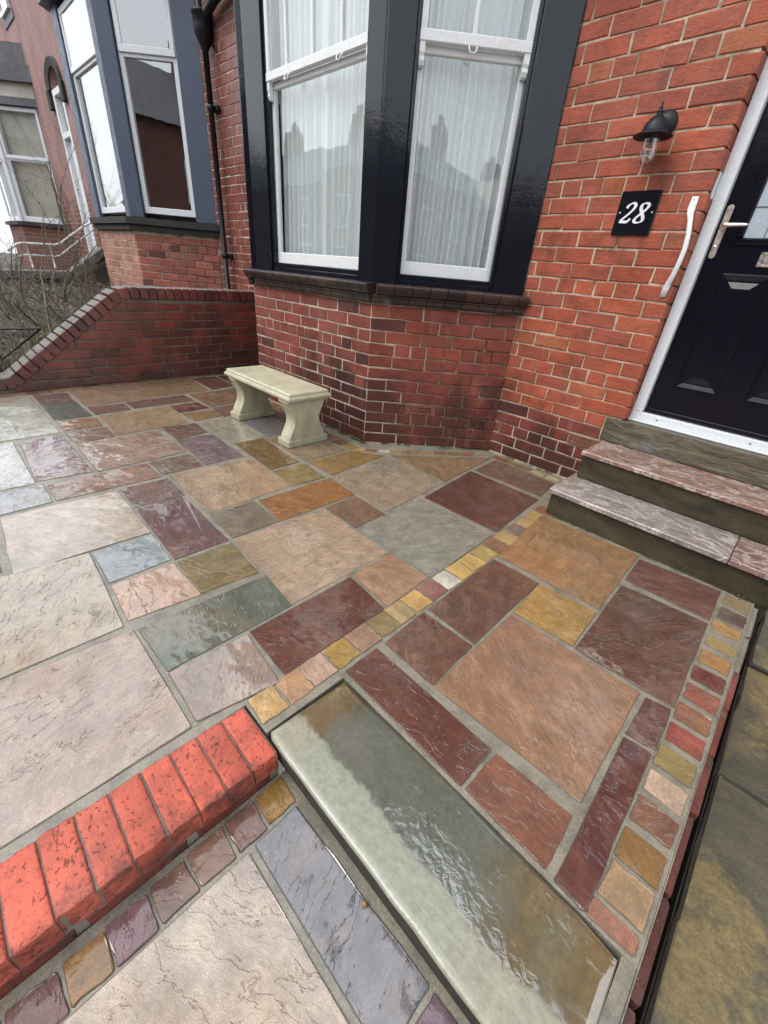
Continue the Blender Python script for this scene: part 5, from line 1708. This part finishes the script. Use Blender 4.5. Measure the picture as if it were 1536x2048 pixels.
fs = nb()
for k in range(140):
    x = rnd.uniform(-9, -4.5); y = rnd.uniform(-3.2, -.3); a = rnd.uniform(0, 6.28); L = rnd.uniform(.2, .7)
    p = Vector((x, y, gh(x, y) + .05)); d = Vector((math.cos(a), math.sin(a), rnd.uniform(-.1, .5))).normalized()
    tube(fs, [p, p + d * L * .5 + Vector((0, 0, .04)), p + d * L], [.006, .005, .002], 4, caps=False)
tag(obj('fallen_sticks', fs, M['bark']), 'tangle of fallen sticks and dead stalks on the garden bed', 'sticks', kind='stuff')
cl = thing('wall_climber', 'leafless climber trained up the pink wall right of the far bay', 'climbing plant', (-11.9, -.06, .3))
cb = nb()
for k in range(9):
    x = rnd.uniform(-.15, .2)
    pts = [(x * .6 - .1, -.02, 0)]
    for i in range(1, 9):
        pts.append((x + .10 * math.sin(i * .8 + k) - .1 * i / 8, -.03 - .02 * math.sin(i + k), i * .28))
    tube(cb, pts, [.016 - .0015 * i for i in range(9)], 5, caps=False)
obj('stem', cb, M['bark'], cl)
ir = thing('iron_railing', 'low black iron railing at the left edge beyond the wall coping', 'railing', (-4.45, -2.4, .2))
def irp(pts): return [(0, y + 2.4, z - .2) for y, z in pts]
obj('rail', tube(nb(), irp([(-3.6, .45), (-2.085, .437)]), .008, 6), M['iron'], ir)
obj('rail', tube(nb(), irp([(-2.085, .437), (-2.46, .17), (-3.3, -.05)]), .008, 6), M['iron'], ir)
for y in (-2.45, -2.75):
    obj('bar', tube(nb(), irp([(y, .45), (y + .02, 0)]), .006, 6), M['iron'], ir)

structure('street_ground', bx(-60, 60, -60, -4.45, -.5, -.26), M['asphalt'])
structure('pavement', bx(-60, 60, -6.4, -4.46, -.2595, -.14), M['flag'])
structure('back_ground', bx(-60, 60, .35, 40, -.5, -.21), M['soil'])

def terrace(cx, w, label, gable=False, eaves=5.3):
    t = thing('terraced_house', label, 'house', (cx, -16, -.2), 0, 'houses across the street')
    obj('wall', bx(-w / 2 + .01, w / 2 - .01, -6, 0, 0, eaves), M['farbrick'], t)
    r = nb()
    v = [r.verts.new(p) for p in ((-w / 2, .3, eaves - .1), (w / 2, .3, eaves - .1), (w / 2, -3, eaves + 2.3), (-w / 2, -3, eaves + 2.3), (w / 2, -6.3, eaves - .1), (-w / 2, -6.3, eaves - .1))]
    for f in ((0, 1, 2, 3), (3, 2, 4, 5), (0, 3, 5), (1, 4, 2), (0, 5, 4, 1)): r.faces.new([v[i] for i in f])
    bmesh.ops.recalc_face_normals(r, faces=r.faces)
    ro = obj('roof', r, M['slate'], t)
    ch = nb()
    box(ch, -.35, .35, -3.4, -2.6, eaves + 1.6, eaves + 3.4)
    for k in (-.2, .0, .2): lathe(ch, [(.09, eaves + 3.4), (.08, eaves + 3.85), (.06, eaves + 3.85)], (k, -3, 0), 10)
    obj('chimney', ch, M['farbrick'], ro, (w / 2 - .4, 0, 0))
    for z in (.9, 3.2):
        for x in (-w / 4, w / 4):
            f = obj('window', box(box(nb(), x - .6, x + .6, .0, .05, z, z + 1.5, .01), x - .04, x + .04, .05, .07, z, z + 1.5), M['upvc'], t)
            for sx in (-.3, .3):
                obj('pane', bx(x + sx - .22, x + sx + .22, .05, .06, z + .1, z + 1.4), M['void'], f)
    if gable:
        g_ = nb()
        a = [g_.verts.new(p) for p in ((-1.9, .6, eaves - 1.6), (1.9, .6, eaves - 1.6), (1.9, .6, eaves), (0, .6, eaves + 2.0), (-1.9, .6, eaves))]
        b = [g_.verts.new((q.co.x, -2.5, q.co.z)) for q in a]
        g_.faces.new(a)
        for i in range(5): g_.faces.new((a[i], a[(i + 1) % 5], b[(i + 1) % 5], b[i]))
        bmesh.ops.recalc_face_normals(g_, faces=g_.faces)
        go = obj('gable', g_, M['render'], t)
        tb = nb()
        for x in (-1.4, -.7, 0, .7, 1.4):
            box(tb, x - .08, x + .08, .601, .66, eaves - 1.6, eaves + 1.9 - abs(x) * 1.05)
        box(tb, -1.9, 1.9, .602, .65, eaves - .1, eaves + .06); box(tb, -1.9, 1.9, .602, .65, eaves - 1.62, eaves - 1.45)
        obj('timber', tb, M['timber'], go)

TW = 6.6
LAB = ['end house farthest down the left of the row across the street',
       'second house from the left end of the row across the street', 'raised brick house across the street, third from the left end of the row' ,
       'house whose chimney shows near the centre of the left window mirror image', 'house mirrored just right of the evergreen street tree',
       'house with raised eaves mirrored at the right edge of the left window', 'brick house across the street, left of the one opposite the bench',
       'brick house directly across the street from the stone bench', 'raised brick house across the street, opposite the black front door',
       'brick house across the street, next right of the one facing the door', 'brick house mirrored at the left edge of the right window, chimney showing',
       'raised brick house mirrored left of the half-timbered gable', 'brick house with half-timbered gable across the street, mirrored in the right window',
       'brick house across the street just right of the half-timbered gable', 'end house at the right of the row across the street']
for i in range(15):
    terrace(-52 + i * TW, 6.5, LAB[i], i == 12, 5.3 + .5 * (i % 3 == 2))
tr = thing('street_tree', 'dark evergreen street tree mirrored as a ragged mass in the left window', 'tree', (-27, -11, -.25))
obj('trunk', tube(nb(), [(0, 0, 0), (.1, 0, 1.5), (0, .1, 3.2), (.1, 0, 5)], [.22, .18, .13, .05], 8), M['bark'], tr)
lf = nb()
rr = random.Random(4)
cs = [Vector((rr.gauss(0, .9), rr.gauss(0, .9), rr.uniform(3.2, 6.6))) for _ in range(22)]
for k in range(5200):
    c = rr.choice(cs) + Vector((rr.gauss(0, .42), rr.gauss(0, .42), rr.gauss(0, .4)))
    a_ = Vector((rr.gauss(0, 1), rr.gauss(0, 1), rr.gauss(0, 1))).normalized() * .11; b_ = Vector((rr.gauss(0, 1), rr.gauss(0, 1), rr.gauss(0, 1))).normalized() * .06
    lf.faces.new([lf.verts.new(c - a_), lf.verts.new(c + b_), lf.verts.new(c + a_), lf.verts.new(c - b_)])
obj('crown', lf, M['foliage'], tr)
